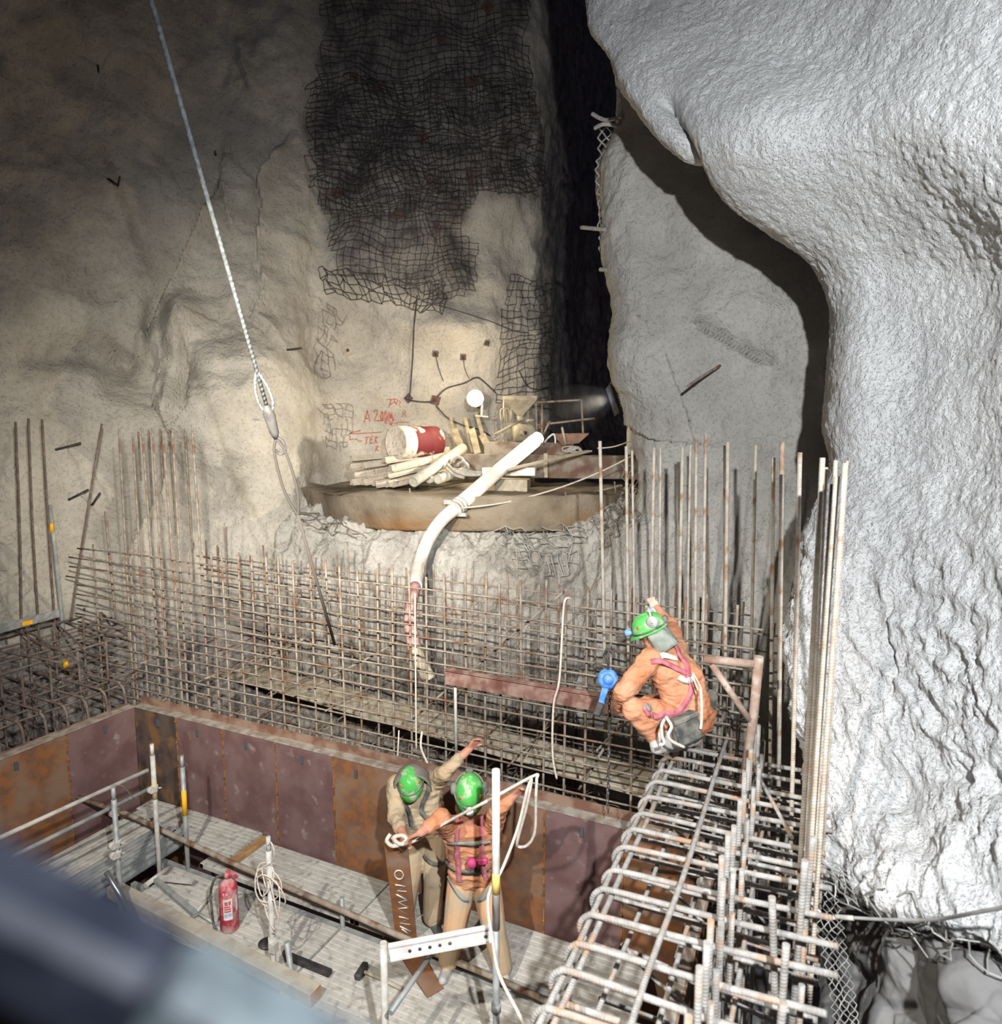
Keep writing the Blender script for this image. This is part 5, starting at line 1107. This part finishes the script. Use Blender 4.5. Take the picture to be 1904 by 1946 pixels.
class Body:
    def __init__(s): s.caps = []
    def cap(s, p, q, r1, r2=None, m=0): s.caps.append((Vector(p), Vector(q), r1, r2 if r2 is not None else r1, m))
    def limb(s, pts, rs, m=0):
        for k in range(len(pts)-1): s.cap(pts[k], pts[k+1], rs[k], rs[k+1], m)
    def hand(s, wrist, d, palm_n, m, curl=.6, spread=.2, side=1):
        """wrist point, direction d of the fingers, palm normal; side puts the thumb"""
        d = Vector(d).normalized(); n = Vector(palm_n); n = (n-d*n.dot(d)).normalized(); sx = d.cross(n)*side
        base = Vector(wrist)
        for o_ in (-.028,-.010,.010,.028): s.cap(base+d*.01+sx*o_*.7, base+d*.085+sx*o_, .017, .0145, m)
        for i, (o_, L_) in enumerate(((-.031,.060),(-.0105,.072),(.0105,.078),(.031,.070))):
            f0 = base+d*.09+sx*o_; d1 = (d*cos(curl*.5)+n*sin(curl*.5)+sx*o_*spread*10*.3).normalized(); f1 = f0+d1*L_*.5
            d2 = (d*cos(curl*1.3)+n*sin(curl*1.3)+sx*o_*spread*3).normalized(); f2 = f1+d2*L_*.34; d3 = (d*cos(curl*2)+n*sin(curl*2)).normalized(); f3 = f2+d3*L_*.26
            s.limb([f0, f1, f2, f3], [.0105,.0098,.0092,.008], m)
        t0 = base+d*.03+sx*.03; t1 = t0+(d*.6+sx*.75+n*.2).normalized()*.042; t2 = t1+(d*.85+sx*.2+n*.45).normalized()*.034; s.limb([base+d*.02+sx*.012, t0, t1, t2], [.018,.016,.0125,.0105], m)
    def build(s, name, mats, parent, voxel=.0085, wr=.011):
        v = []; f = []
        for p, q, r1, r2, m in s.caps:
            ax = q-p; L = ax.length
            z = ax.normalized() if L > 1e-6 else Vector((0,0,1))
            x = z.orthogonal().normalized(); y = z.cross(x); n = 14; base = len(v); prof = []
            for k in range(5): a = -pi/2+(pi/2)*k/4.; prof.append((r1*cos(a), r1*sin(a)))
            for k in range(5): a = (pi/2)*k/4.; prof.append((r2*cos(a), L+r2*sin(a)))
            for rr, zz in prof:
                rr = max(rr, .0004)
                for j in range(n): t = 2*pi*j/n; v.append(tuple(p+z*zz+(x*cos(t)+y*sin(t))*rr))
            for k in range(len(prof)-1):
                for j in range(n): f.append((base+k*n+j, base+k*n+(j+1)%n, base+(k+1)*n+(j+1)%n, base+(k+1)*n+j))
            f.append(tuple(base+j for j in range(n))[::-1]); f.append(tuple(base+(len(prof)-1)*n+j for j in range(n)))
        me = bpy.data.meshes.new(name+'_src'); me.from_pydata(v, [], f); me.update()
        o = bpy.data.objects.new(name+'_src', me); COL.objects.link(o)
        md = o.modifiers.new('r', 'REMESH'); md.mode = 'VOXEL'; md.voxel_size = voxel; md.use_smooth_shade = True
        sm = o.modifiers.new('s', 'SMOOTH'); sm.factor = .5; sm.iterations = 3
        dg = bpy.context.evaluated_depsgraph_get(); dg.update()
        me2 = bpy.data.meshes.new_from_object(o.evaluated_get(dg)); me2.name = name
        bpy.data.objects.remove(o, do_unlink=True)
        for m in mats: me2.materials.append(m)
        # nearest limb decides the cloth or skin
        P = np.array([c.center[:] for c in me2.polygons]); best = np.full(len(P), 1e9); mi = np.zeros(len(P), int)
        for p, q, r1, r2, m in s.caps:
            p_ = np.array(p); d_ = np.array(q-p); L2 = max(1e-9, (d_**2).sum()); t = np.clip(((P-p_)@d_)/L2, 0, 1)
            dist = np.linalg.norm(P-(p_+t[:,None]*d_), axis=1)-(r1+(r2-r1)*t); k = dist < best; best[k] = dist[k]; mi[k] = m
        me2.polygons.foreach_set('material_index', mi.astype(np.int32)); me2.polygons.foreach_set('use_smooth', [True]*len(mi))
        # cloth folds
        cloth = set(s.cloth); vm = {}
        for pl in me2.polygons:
            if mi[pl.index] in cloth:
                for vi in pl.vertices: vm[vi] = vm.get(vi, 0)+1
        nn = [v.normal.copy() for v in me2.vertices]
        for vi in vm:
            vt = me2.vertices[vi]; q = vt.co.copy(); vt.co = q+nn[vi]*(wr*1.3*noise.fractal(Vector((q.x*8, q.y*8, q.z*17)), .9, 2., 3)+wr*.7*(noise.ridged_multi_fractal(Vector((q.x*5+q.z*5, q.y*6, q.z*13)), .9, 2., 2, 1., 2.)-1.))
        off = parent_world(parent)
        for vt in me2.vertices: vt.co -= off
        me2.update(); ob = bpy.data.objects.new(name, me2); COL.objects.link(ob); ob.parent = parent; WORLD[ob.name] = Vector(off); return ob
    cloth = (0,)
def head(B, c, up, fw, ms=1, mh=2, s=1.):
    """skull, jaw, nose, ears around centre c"""
    up = Vector(up).normalized(); fw = Vector(fw); fw = (fw-up*fw.dot(up)).normalized(); rt = fw.cross(up)
    B.cap(c+up*.03-fw*.02, c+up*.025+fw*.015, .088*s, .086*s, ms); B.cap(c+fw*.03-up*.01, c-up*.065+fw*.045, .068*s, .045*s, ms)
    B.cap(c+fw*.085+up*.005, c+fw*.103-up*.025, .010, .014, ms)
    B.cap(c+fw*.080-up*.055-rt*.018, c+fw*.080-up*.055+rt*.018, .009, .009, ms)
    for k in (-1, 1): B.cap(c+rt*.086*k+up*.015, c+rt*.09*k-up*.02, .014, .011, ms); B.cap(c+fw*.082+rt*.02*k+up*.03, c+fw*.078+rt*.05*k+up*.03, .008, .007, ms)
    return up, fw, rt
def facebits(par, c, up, fw, rt):
    b = MB()
    for k in (-1, 1): b.lathe([(0,-.010),(.010,-.004),(.010,.004),(0,.010)], c+fw*.082+rt*.033*k+up*.014, fw, 10)
    b.build('eyes', M_EYE, par)
    b = MB(); b.tube([c+fw*.092-up*.057-rt*.02, c+fw*.097-up*.056, c+fw*.092-up*.057+rt*.02], .004, 6); b.build('lips', M_PINK, par)
def helmet(par, c, up, fw, rt, lampm=None, dust=True):
    """hard hat: ribbed shell, brim, strap"""
    R = Matrix((rt, fw, up)).transposed(); b = MB(); n = 28; rings = []
    c0 = c+up*.035
    for k in range(9):
        a = (pi/2)*k/8; z = .125*sin(a); ring = []
        for j in range(n):
            t = 2*pi*j/n; rx = .112*cos(a)**.8 if k < 8 else .001; ry = .137*cos(a)**.8 if k < 8 else .001
            rib = .006 if abs(((t+pi/2) % pi)-pi/2-0) < 9 and abs(cos(t)) < .25 and k < 8 else 0
            ring.append(len(b.v)); b.v.append(tuple(c0+R@Vector((rx*cos(t), ry*sin(t), z+rib))))
        rings.append(ring)
    for A, B_ in zip(rings, rings[1:]):
        for j in range(n): b.face([A[j], A[(j+1)%n], B_[(j+1)%n], B_[j]], sm=True)
    # brim: longer in front
    inner = rings[0]; outer = []; under = []
    for j in range(n):
        t = 2*pi*j/n; e = .014+.045*max(0, sin(t))**2
        outer.append(len(b.v)); b.v.append(tuple(c0+R@Vector(((.112+e*.7)*cos(t), (.137+e)*sin(t), -.012-.012*max(0,sin(t))))))
    for j in range(n):
        t = 2*pi*j/n; under.append(len(b.v)); b.v.append(tuple(c0+R@Vector((.108*cos(t), .133*sin(t), -.016))))
    for j in range(n): k2 = (j+1)%n; b.face([outer[j], outer[k2], inner[k2], inner[j]], sm=True); b.face([under[j], under[k2], outer[k2], outer[j]], sm=True)
    h = b.build('helmet', M_HELM, par)
    b = MB()
    for dx in (-.022, 0, .022): b.tube([c0+R@Vector((dx, .128*cos(t), .126*sin(t)*(1-abs(dx)*1.5))) for t in [radians(25+13*j) for j in range(11)]], .006, 6)
    b.build('ridge', M_HELM, h)
    for (ax__, el) in ((.7,.6),(2.6,.5),(-1.2,.5)):
        q = c0+R@Vector((.116*cos(ax__)*cos(el), .141*sin(ax__)*cos(el), .128*sin(el))); nn_ = (q-c0).normalized(); b = MB(); b.lathe([(0,.001),(.014,.001),(.014,-.008)], q, nn_, 10); b.build('sticker', M_STK, h)
    b = MB(); b.tube([c0+R@Vector((.121*cos(t), .148*sin(t), .012)) for t in [2*pi*j/24 for j in range(24)]], .0065, 6, closed=True); b.build('helmet_strap', M_POUCH, h)
    if lampm is not None:
        b = MB(); lp = c0+R@Vector((0,.175,.03)); b.lathe([(.024,-.035),(.03,-.03),(.03,.01),(.024,.02),(0,.02)], lp, fw, 14); b.build('headlamp', lampm, h)
        b = MB(); b.box(c0+R@Vector((0,.15,.03)), (.05,.03,.045), R, 0, .005); b.box(c0+R@Vector((.0,-.145,.03)), (.06,.035,.05), R, 0, .008); b.build('lamp_clip', M_POUCH, h)
    return h
def strap(par, pts, w_, m, name='strap', surf=None, off=.012):
    """flat webbing through points, laid on the body surface when given"""
    P = cr(pts, 8); b = MB(); 
    for p, q in zip(P, P[1:]): pass
    prev = None
    N_ = []
    for p in P:
        if surf:
            h = surf.find_nearest(p)
            if h[0] is not None: N_.append((h[0]+h[1]*off, h[1])); continue
        N_.append((p, (C0-p).normalized()))
    for _ in range(4): N_ = [N_[0]]+[((N_[i-1][0]+N_[i][0]*2+N_[i+1][0])/4, (N_[i-1][1]+N_[i][1]*2+N_[i+1][1]).normalized()) for i in range(1, len(N_)-1)]+[N_[-1]]
    for k, (p, n_) in enumerate(N_):
        t = (N_[min(k+1, len(N_)-1)][0]-N_[max(k-1, 0)][0]).normalized(); sd = t.cross(n_).normalized()*w_/2
        for e in (-sd-n_*.002, sd-n_*.002, sd+n_*.002, -sd+n_*.002): b.v.append(tuple(p+e))
    for k in range(len(N_)-1):
        a = 4*k
        for j in range(4): b.face([a+j, a+(j+1)%4, a+4+(j+1)%4, a+4+j], sm=True)
    return b.build(name, m, par)
def surf_of(ob):
    off = WORLD[ob.name]; return BVHTree.FromPolygons([v.co+off for v in ob.data.vertices], [list(p.vertices) for p in ob.data.polygons])
RT_ = Vector((cos(YAW), sin(YAW), 0)); FW_ = Vector((-sin(YAW), cos(YAW), 0)); UP_ = Vector((0,0,1))

# ---- crouching worker on the corner of the cage
def W3():
    root = thing('person', PD(1275,1432,5.45), 'person in orange coverall and pink harness crouching on the rebar, seen from behind, green helmet', 'person')
    B = Body(); P = PD
    hipc = P(1312,1362,5.55); sh = P(1262,1243,5.5); nk = P(1250,1222,5.48); hc = P(1238,1202,5.46)
    axis = (sh-hipc).normalized(); side = (P(1295,1238,5.68)-P(1234,1262,5.36)).normalized()     # from his left (near) to right shoulder
    lsh = sh-side*.18; rsh = sh+side*.18; lh = hipc-side*.10; rh = hipc+side*.10
    # trunk
    for k in (-1, 0, 1): B.cap(hipc+side*.085*k, hipc+axis*.22+side*.075*k, .135 if k else .14, .12, 0); B.cap(hipc+axis*.2+side*.08*k, sh-axis*.06+side*.11*k, .12, .115, 0)
    B.cap(P(1296,1285,5.5), P(1312,1345,5.52), .165, .17, 0); B.cap(P(1262,1268,5.45), P(1290,1300,5.5), .13, .15, 0)
    B.cap(lsh, rsh, .095, .095, 0); B.cap(sh-axis*.02, nk, .075, .062, 1); B.cap(lh-axis*.03, rh-axis*.03, .14, .14, 0)
    # near (left) arm down to the beam
    le = P(1184,1316,5.22); lw = P(1180,1340,5.42)
    B.limb([lsh, lsh*.45+le*.55+V3(0,0,.0), le], [.09,.082,.074], 0); B.limb([le, lw], [.072,.058], 0)
    B.hand(lw, (P(1186,1362,5.6)-lw), (.5,.6,0), 3, curl=.7, side=1)
    # far arm up to the standing bar
    re = P(1276,1186,5.9); rw = P(1250,1160,6.1)
    B.limb([rsh, re], [.078,.06], 0); B.limb([re, rw], [.058,.044], 0); B.hand(rw, P(1236,1136,6.15)-rw, (-.5,.8,0), 3, curl=.8, side=1)
    # legs folded: thigh forward to the knee, shin back down to the boot
    lk = P(1204,1348,5.22); la = P(1240,1395,5.3); rk = P(1232,1338,5.85); ra = P(1280,1400,5.75)
    B.limb([lh, lh*.5+lk*.5, lk], [.13,.115,.088], 0); B.limb([lk, lk*.45+la*.55, la], [.085,.078,.062], 0)
    B.limb([rh, rk], [.125,.085], 0); B.limb([rk, ra], [.08,.06], 0)
    # boots
    def boot(a, toe, heel):
        B.cap(a, heel+V3(0,0,.05), .062, .055, 4); B.cap(heel+V3(0,0,.035), toe+V3(0,0,.03), .052, .052, 4); B.cap(toe+V3(0,0,.045), toe+V3(0,0,.03), .058, .05, 4)
    boot(la, P(1248,1428,5.28), P(1294,1414,5.4)); boot(ra, P(1278,1425,5.75), P(1322,1412,5.95))
    up, fw, rt = head(B, hc, (P(1228,1168,5.46)-P(1246,1216,5.46)).normalized()*.8+UP_*.35-RT_*.25, -RT_*.75-UP_*.5+FW_*.25)
    B.cap(hc-up*.06-fw*.02, nk, .062, .065, 1)
    body = B.build('body', [M_CLO, M_SKIN, M_HAIR, M_GLOVE, M_BOOT], root); S = surf_of(body)
    facebits(root, hc, up, fw, rt)
    h = helmet(root, hc, up, fw, rt, M_LAMPB)
    # ear defenders folded up on the helmet
    b = MB(); 
    for k in (1,): b.lathe([(0,-.02),(.045,-.015),(.05,.01),(.035,.03),(0,.032)], hc+up*.10-fw*.06+rt*.085*(-1), -rt, 16)
    b.lathe([(0,-.02),(.045,-.015),(.05,.01),(.035,.03),(0,.032)], hc+up*.13-fw*.05+rt*.07, rt, 16)
    b.tube(cr([hc+up*.10-fw*.06-rt*.12, hc+up*.18-fw*.07-rt*.06, hc+up*.2-fw*.06, hc+up*.16-fw*.05+rt*.09], 6), .008, 6); b.build('ear_defender', M_BOOT, root)
    # neck cloth
    b = MB(); n = 20; rows = []
    for k in range(7):
        t = k/6; row = []
        for j in range(n):
            a = pi*(-.12+1.24*j/(n-1)); r_ = .098+.03*t+.008*sin(a*6+t*3)
            cc = hc+up*(.03-.17*t)-fw*(.01+.02*t); row.append(len(b.v)); b.v.append(tuple(cc+rt*r_*cos(a)-fw*r_*1.05*sin(a)))
        rows.append(row)
    for A, C_ in zip(rows, rows[1:]):
        for j in range(n-1): b.face([A[j], A[j+1], C_[j+1], C_[j]], sm=True)
    o = b.build('neck_cloth', M_GRYC, root); so = o.modifiers.new('t', 'SOLIDIFY'); so.thickness = .006
    # harness: crossing on the back
    X = P(1315,1276,5.25)
    for pts in ([P(1290,1215,5.45), P(1308,1245,5.35), X, P(1318,1305,5.3), P(1300,1345,5.3), P(1262,1366,5.2)],
                [P(1246,1252,5.2), P(1280,1262,5.2), X],
                [P(1244,1360,5.15), P(1262,1364,5.12), P(1290,1352,5.2)], [P(1242,1330,5.1), P(1248,1345,5.05), P(1240,1368,5.1)]):
        strap(root, pts, .042, M_PINK, 'harness_strap', S)
    for pts in ([P(1272,1249,5.2), P(1303,1232,5.3)], [P(1302,1302,5.2), P(1322,1292,5.3)]): strap(root, pts, .045, M_REFL, 'reflective_tape', S, .015)
    strap(root, [P(1240,1325,5.1), P(1250,1352,5.1)], .035, M_GRYC, 'grey_buckle_strap', S, .018)
    b = MB(); b.tube(cr([P(1316,1278,5.2), P(1326,1295,5.2), P(1333,1312,5.2), P(1330,1318,5.2), P(1322,1300,5.2), P(1316,1282,5.2)], 5), .006, 6); b.tube(cr([P(1331,1310,5.15), P(1333,1330,5.15), P(1333,1370,5.15), P(1331,1385,5.15)], 5), .011, 8); b.build('lanyard', M_ROPE, root)
    b = MB(); b.tube(cr([P(1268,1362,5.1), P(1258,1376,5.05), P(1258,1398,5.05), P(1262,1412,5.05), P(1252,1416,5.05)], 5), .012, 8); b.tube(cr([P(1265,1362,5.05), P(1276,1380,5.0), P(1270,1396,5.0), P(1276,1408,5.0), P(1300,1420,5.05)], 5), .012, 8); b.build('lanyard_hook', M_ROPE, root)
    b = MB(); c_ = P(1303,1385,5.2); ax_ = (P(1332,1372,5.25)-P(1282,1395,5.15)).normalized(); uz_ = (P(1310,1360,5.25)-P(1296,1410,5.2)).normalized(); yv = uz_.cross(ax_).normalized(); uz_ = ax_.cross(yv)
    b.box(c_, (.22,.10,.20), Matrix((ax_, yv, uz_)).transposed(), 0, .015); b.box(c_+uz_*.085, (.235,.115,.04), Matrix((ax_, yv, uz_)).transposed(), 0, .01); b.build('tool_pouch', M_POUCH, root)
    b = MB(); c_ = P(1360,1330,5.6); b.box(P(1352,1330,5.65), (.08,.06,.17), None, 0, .02); b.build('belt_pouch', M_POUCH, root)
W3()

# ---- the two men standing on the deck
def stand(root, B, foot_l, foot_r, hip, chest, nk, hc, up_h, fw_h, face, side, armL, armR, cloth=0, boots=4, skin_hand=1):
    """side = unit vector from his right to his left, as he stands; arm = (elbow, wrist, finger dir, palm)"""
    ax_ = (chest-hip).normalized()
    for k in (-1, 0, 1): B.cap(hip+side*.08*k, hip+ax_*.2+side*.075*k, .135, .13, cloth); B.cap(hip+ax_*.18+side*.08*k, chest-ax_*.02+side*.10*k, .13, .128, cloth)
    ls = chest+side*.185+ax_*.02; rs = chest-side*.185+ax_*.02; B.cap(ls, rs, .075, .075, cloth); B.cap(chest+ax_*.04, nk, .065, .058, 1)
    for s_, arm, q in ((ls, armL, 1), (rs, armR, -1)):
        e, w_, fd, pn = arm[:4]; B.limb([s_, s_*.5+e*.5, e], [.09,.082,.068], cloth); fore = w_-e
        B.limb([e, e+fore*.55], [.066,.056], arm[4] if len(arm) > 4 else cloth); B.limb([e+fore*.55, w_], [.044,.034], 1 if len(arm) > 5 else cloth); B.hand(w_, fd, pn, skin_hand, curl=.55, side=q)
    for k, ft in ((1, foot_l), (-1, foot_r)):
        h0 = hip+side*.095*k-V3(0,0,.04); an = ft+V3(0,0,.10); kn = h0*.48+an*.52+face*.06
        B.limb([h0, h0*.5+kn*.5, kn], [.128,.118,.100], 5); B.limb([kn, kn*.5+an*.5, an], [.098,.094,.088], 5)
        toe = (face*.8+side*.25*k); B.cap(ft+V3(0,0,.08), ft+V3(0,0,.05)-face*.04, .05, .045, boots); B.cap(ft+V3(0,0,.042), ft+toe.normalized()*.15+V3(0,0,.036), .04, .038, boots)
    return head(B, hc, up_h, fw_h)
def W1():
    hc = PD(782,1490,6.25); g = PZ(792,1792,0); gx = Vector((hc.x+.0, hc.y+.12, 0))
    root = thing('person', gx, 'person in tan coverall, face down under a green helmet with grey hood, arm stretched out', 'person')
    B = Body(); face = (-FW_*.9+RT_*.15).normalized(); side = Vector((-face.y, face.x, 0)) ; 
    side = UP_.cross(face).normalized()           # his left
    if side.dot(RT_) < 0: side = -side
    chest = hc+V3(0,0,-.22)-face*.10+RT_*.05; hip = Vector((gx.x+.03, gx.y+.05, .92)); chest = Vector((chest.x, chest.y, 1.36)); nk = chest*.3+hc*.7-V3(0,0,.05)
    fl = PZ(818,1775,0); fr = PZ(782,1795,0)
    hand = PD(893,1422,6.15); el = PD(845,1468,6.1)
    rh = PD(768,1590,5.72); re = PD(752,1555,6.05)
    up, fw, rt = stand(root, B, Vector((gx.x+.14, gx.y-.02, 0)), Vector((gx.x-.12, gx.y-.08, 0)), hip, chest, nk, hc, UP_*.85-FW_*.45-RT_*.15, face*.75-UP_*.65, face, side, (el, hand, PD(910,1398,6.1)-hand, (0,-.4,-1), 0, 1), (re, rh, (PD(778,1600,5.6)-rh), (.6,-.3,-.5), 0, 1))
    body = B.build('body', [M_CLT, M_SKIN, M_HAIR, M_GLOVE, M_BOOTD, M_CLT], root); S = surf_of(body); facebits(root, hc, up, fw, rt); helmet(root, hc, up, fw, rt)
    # hood pushed over the back of the helmet
    b = MB(); n = 22; rows = []
    for k in range(10):
        a = pi*.5*k/9; row = []
        for j in range(n):
            t = pi*(-.06+1.12*j/(n-1)); r1_ = .158*cos(a)+.002
            row.append(len(b.v)); b.v.append(tuple(hc+rt*r1_*cos(t)-fw*(r1_*sin(t)*1.25-.01)+up*(.175*sin(a)-.03)+rt*.006*sin(9*t)))
        rows.append(row)
    low = []
    for j in range(n):
        t = pi*(-.06+1.12*j/(n-1)); low.append(len(b.v)); b.v.append(tuple(hc+rt*.15*cos(t)-fw*(.15*sin(t)*1.1-.02)-up*.17))
    rows.insert(0, low)
    for A, C_ in zip(rows, rows[1:]):
        for j in range(n-1): b.face([A[j], A[j+1], C_[j+1], C_[j]], sm=True)
    o = b.build('hood', M_HOOD, root); so = o.modifiers.new('t', 'SOLIDIFY'); so.thickness = .012
    # orange shirt front and harness
    strap(root, [hc-up*.10+fw*.03+rt*.02, chest-side*.02-FW_*.15+V3(0,0,.06), chest-FW_*.16-V3(0,0,.03)], .11, mat('shirt_orange', (.62,.20,.08), (.70,.28,.12), scale=9.), 'shirt_front', S, .015)
    for s_ in (-1, 1): strap(root, [chest+side*.13*s_+V3(0,0,.09), chest+side*.12*s_-FW_*.14, chest+side*.06*s_-FW_*.15-V3(0,0,.2), hip+side*.10*s_-FW_*.13+V3(0,0,.1)], .042, M_POUCH, 'harness_strap', S)
    strap(root, [hip+side*.2-FW_*.0+V3(0,0,-.25), hip+side*.12-FW_*.14+V3(0,0,-.28), hip+side*.0-FW_*.12+V3(0,0,-.2)], .04, M_POUCH, 'leg_strap', S)
W1()
def W2():
    hc = PD(892,1505,5.55); gx = Vector((hc.x-.05, hc.y+.12, 0))
    root = thing('person', gx, 'person in orange and tan clothes with magenta pouch, arms spread behind the white upright', 'person')
    B = Body(); face = (-FW_*.98+RT_*.05).normalized(); side = UP_.cross(face).normalized()
    if side.dot(RT_) < 0: side = -side
    chest = Vector((gx.x, gx.y-.02, 1.33)); hip = Vector((gx.x-.02, gx.y+.08, .86)); nk = chest*.25+hc*.75-V3(0,0,.03)
    lh = PD(978,1510,5.35); le = PD(948,1535,5.4); rh = PD(800,1582,5.2); re = PD(838,1555,5.35)
    up, fw, rt = stand(root, B, Vector((gx.x+.25, gx.y+.08, 0)), Vector((gx.x-.20, gx.y-.05, 0)), hip, chest, nk, hc, UP_*.7-FW_*.7+RT_*.05, face*.35-UP_*.85, face, side, (le, lh, PD(1003,1488,5.25)-lh, (0,-.5,-1), 0, 1), (re, rh, PD(778,1592,5.25)-rh, (.2,-.2,-1), 0, 1))
    body = B.build('body', [M_CLO, M_SKIN, M_HAIR, M_GLOVE, M_BOOT, M_CLT2], root); S = surf_of(body); facebits(root, hc, up, fw, rt); helmet(root, hc, up, fw, rt, M_REFL)
    b = MB(); b.lathe([(0,-.02),(.045,-.015),(.05,.01),(.035,.03),(0,.032)], hc+up*.03+rt*.12-fw*.02, rt, 16); b.lathe([(0,-.02),(.045,-.015),(.05,.01),(.035,.03),(0,.032)], hc+up*.03-rt*.12-fw*.02, -rt, 16); b.build('ear_defender', M_POUCH, root)
    for s_ in (-1, 1): strap(root, [chest+side*.10*s_+V3(0,0,.10), chest+side*.10*s_-FW_*.15, chest+side*.10*s_-FW_*.15-V3(0,0,.2), hip+side*.11*s_-FW_*.14+V3(0,0,.05)], .04, M_PINK, 'harness_strap', S)
    strap(root, [chest-side*.17-FW_*.12-V3(0,0,.05), chest-FW_*.17-V3(0,0,.06), chest+side*.17-FW_*.12-V3(0,0,.05)], .045, M_GRYC, 'reflective_band', S, .016)
    strap(root, [hip-side*.2-FW_*.05+V3(0,0,.15), hip-FW_*.17+V3(0,0,.14), hip+side*.2-FW_*.05+V3(0,0,.15)], .05, M_POUCH, 'belt', S, .016)
    for s_ in (-1, 1): strap(root, [hip+side*.2*s_-FW_*.05+V3(0,0,.03), hip+side*.1*s_-FW_*.15-V3(0,0,.10), hip+side*.03*s_-FW_*.13-V3(0,0,.14)], .036, M_GRYC, 'leg_strap', S, .015)
    M_MAG = mat('pouch_magenta', (.48,.05,.16), rough=.5); pc = chest-FW_*.17+side*.05-V3(0,0,.19)
    b = MB(); b.lathe([(0,-.03),(.035,-.028),(.042,0),(.035,.028),(0,.03)], pc-side*.03, (-FW_), 16); b.box(pc+side*.06+V3(0,0,.012), (.08,.04,.05), Matrix((side, face, UP_)).transposed(), 0, .01); b.build('magenta_pouch', M_MAG, root)
W2()
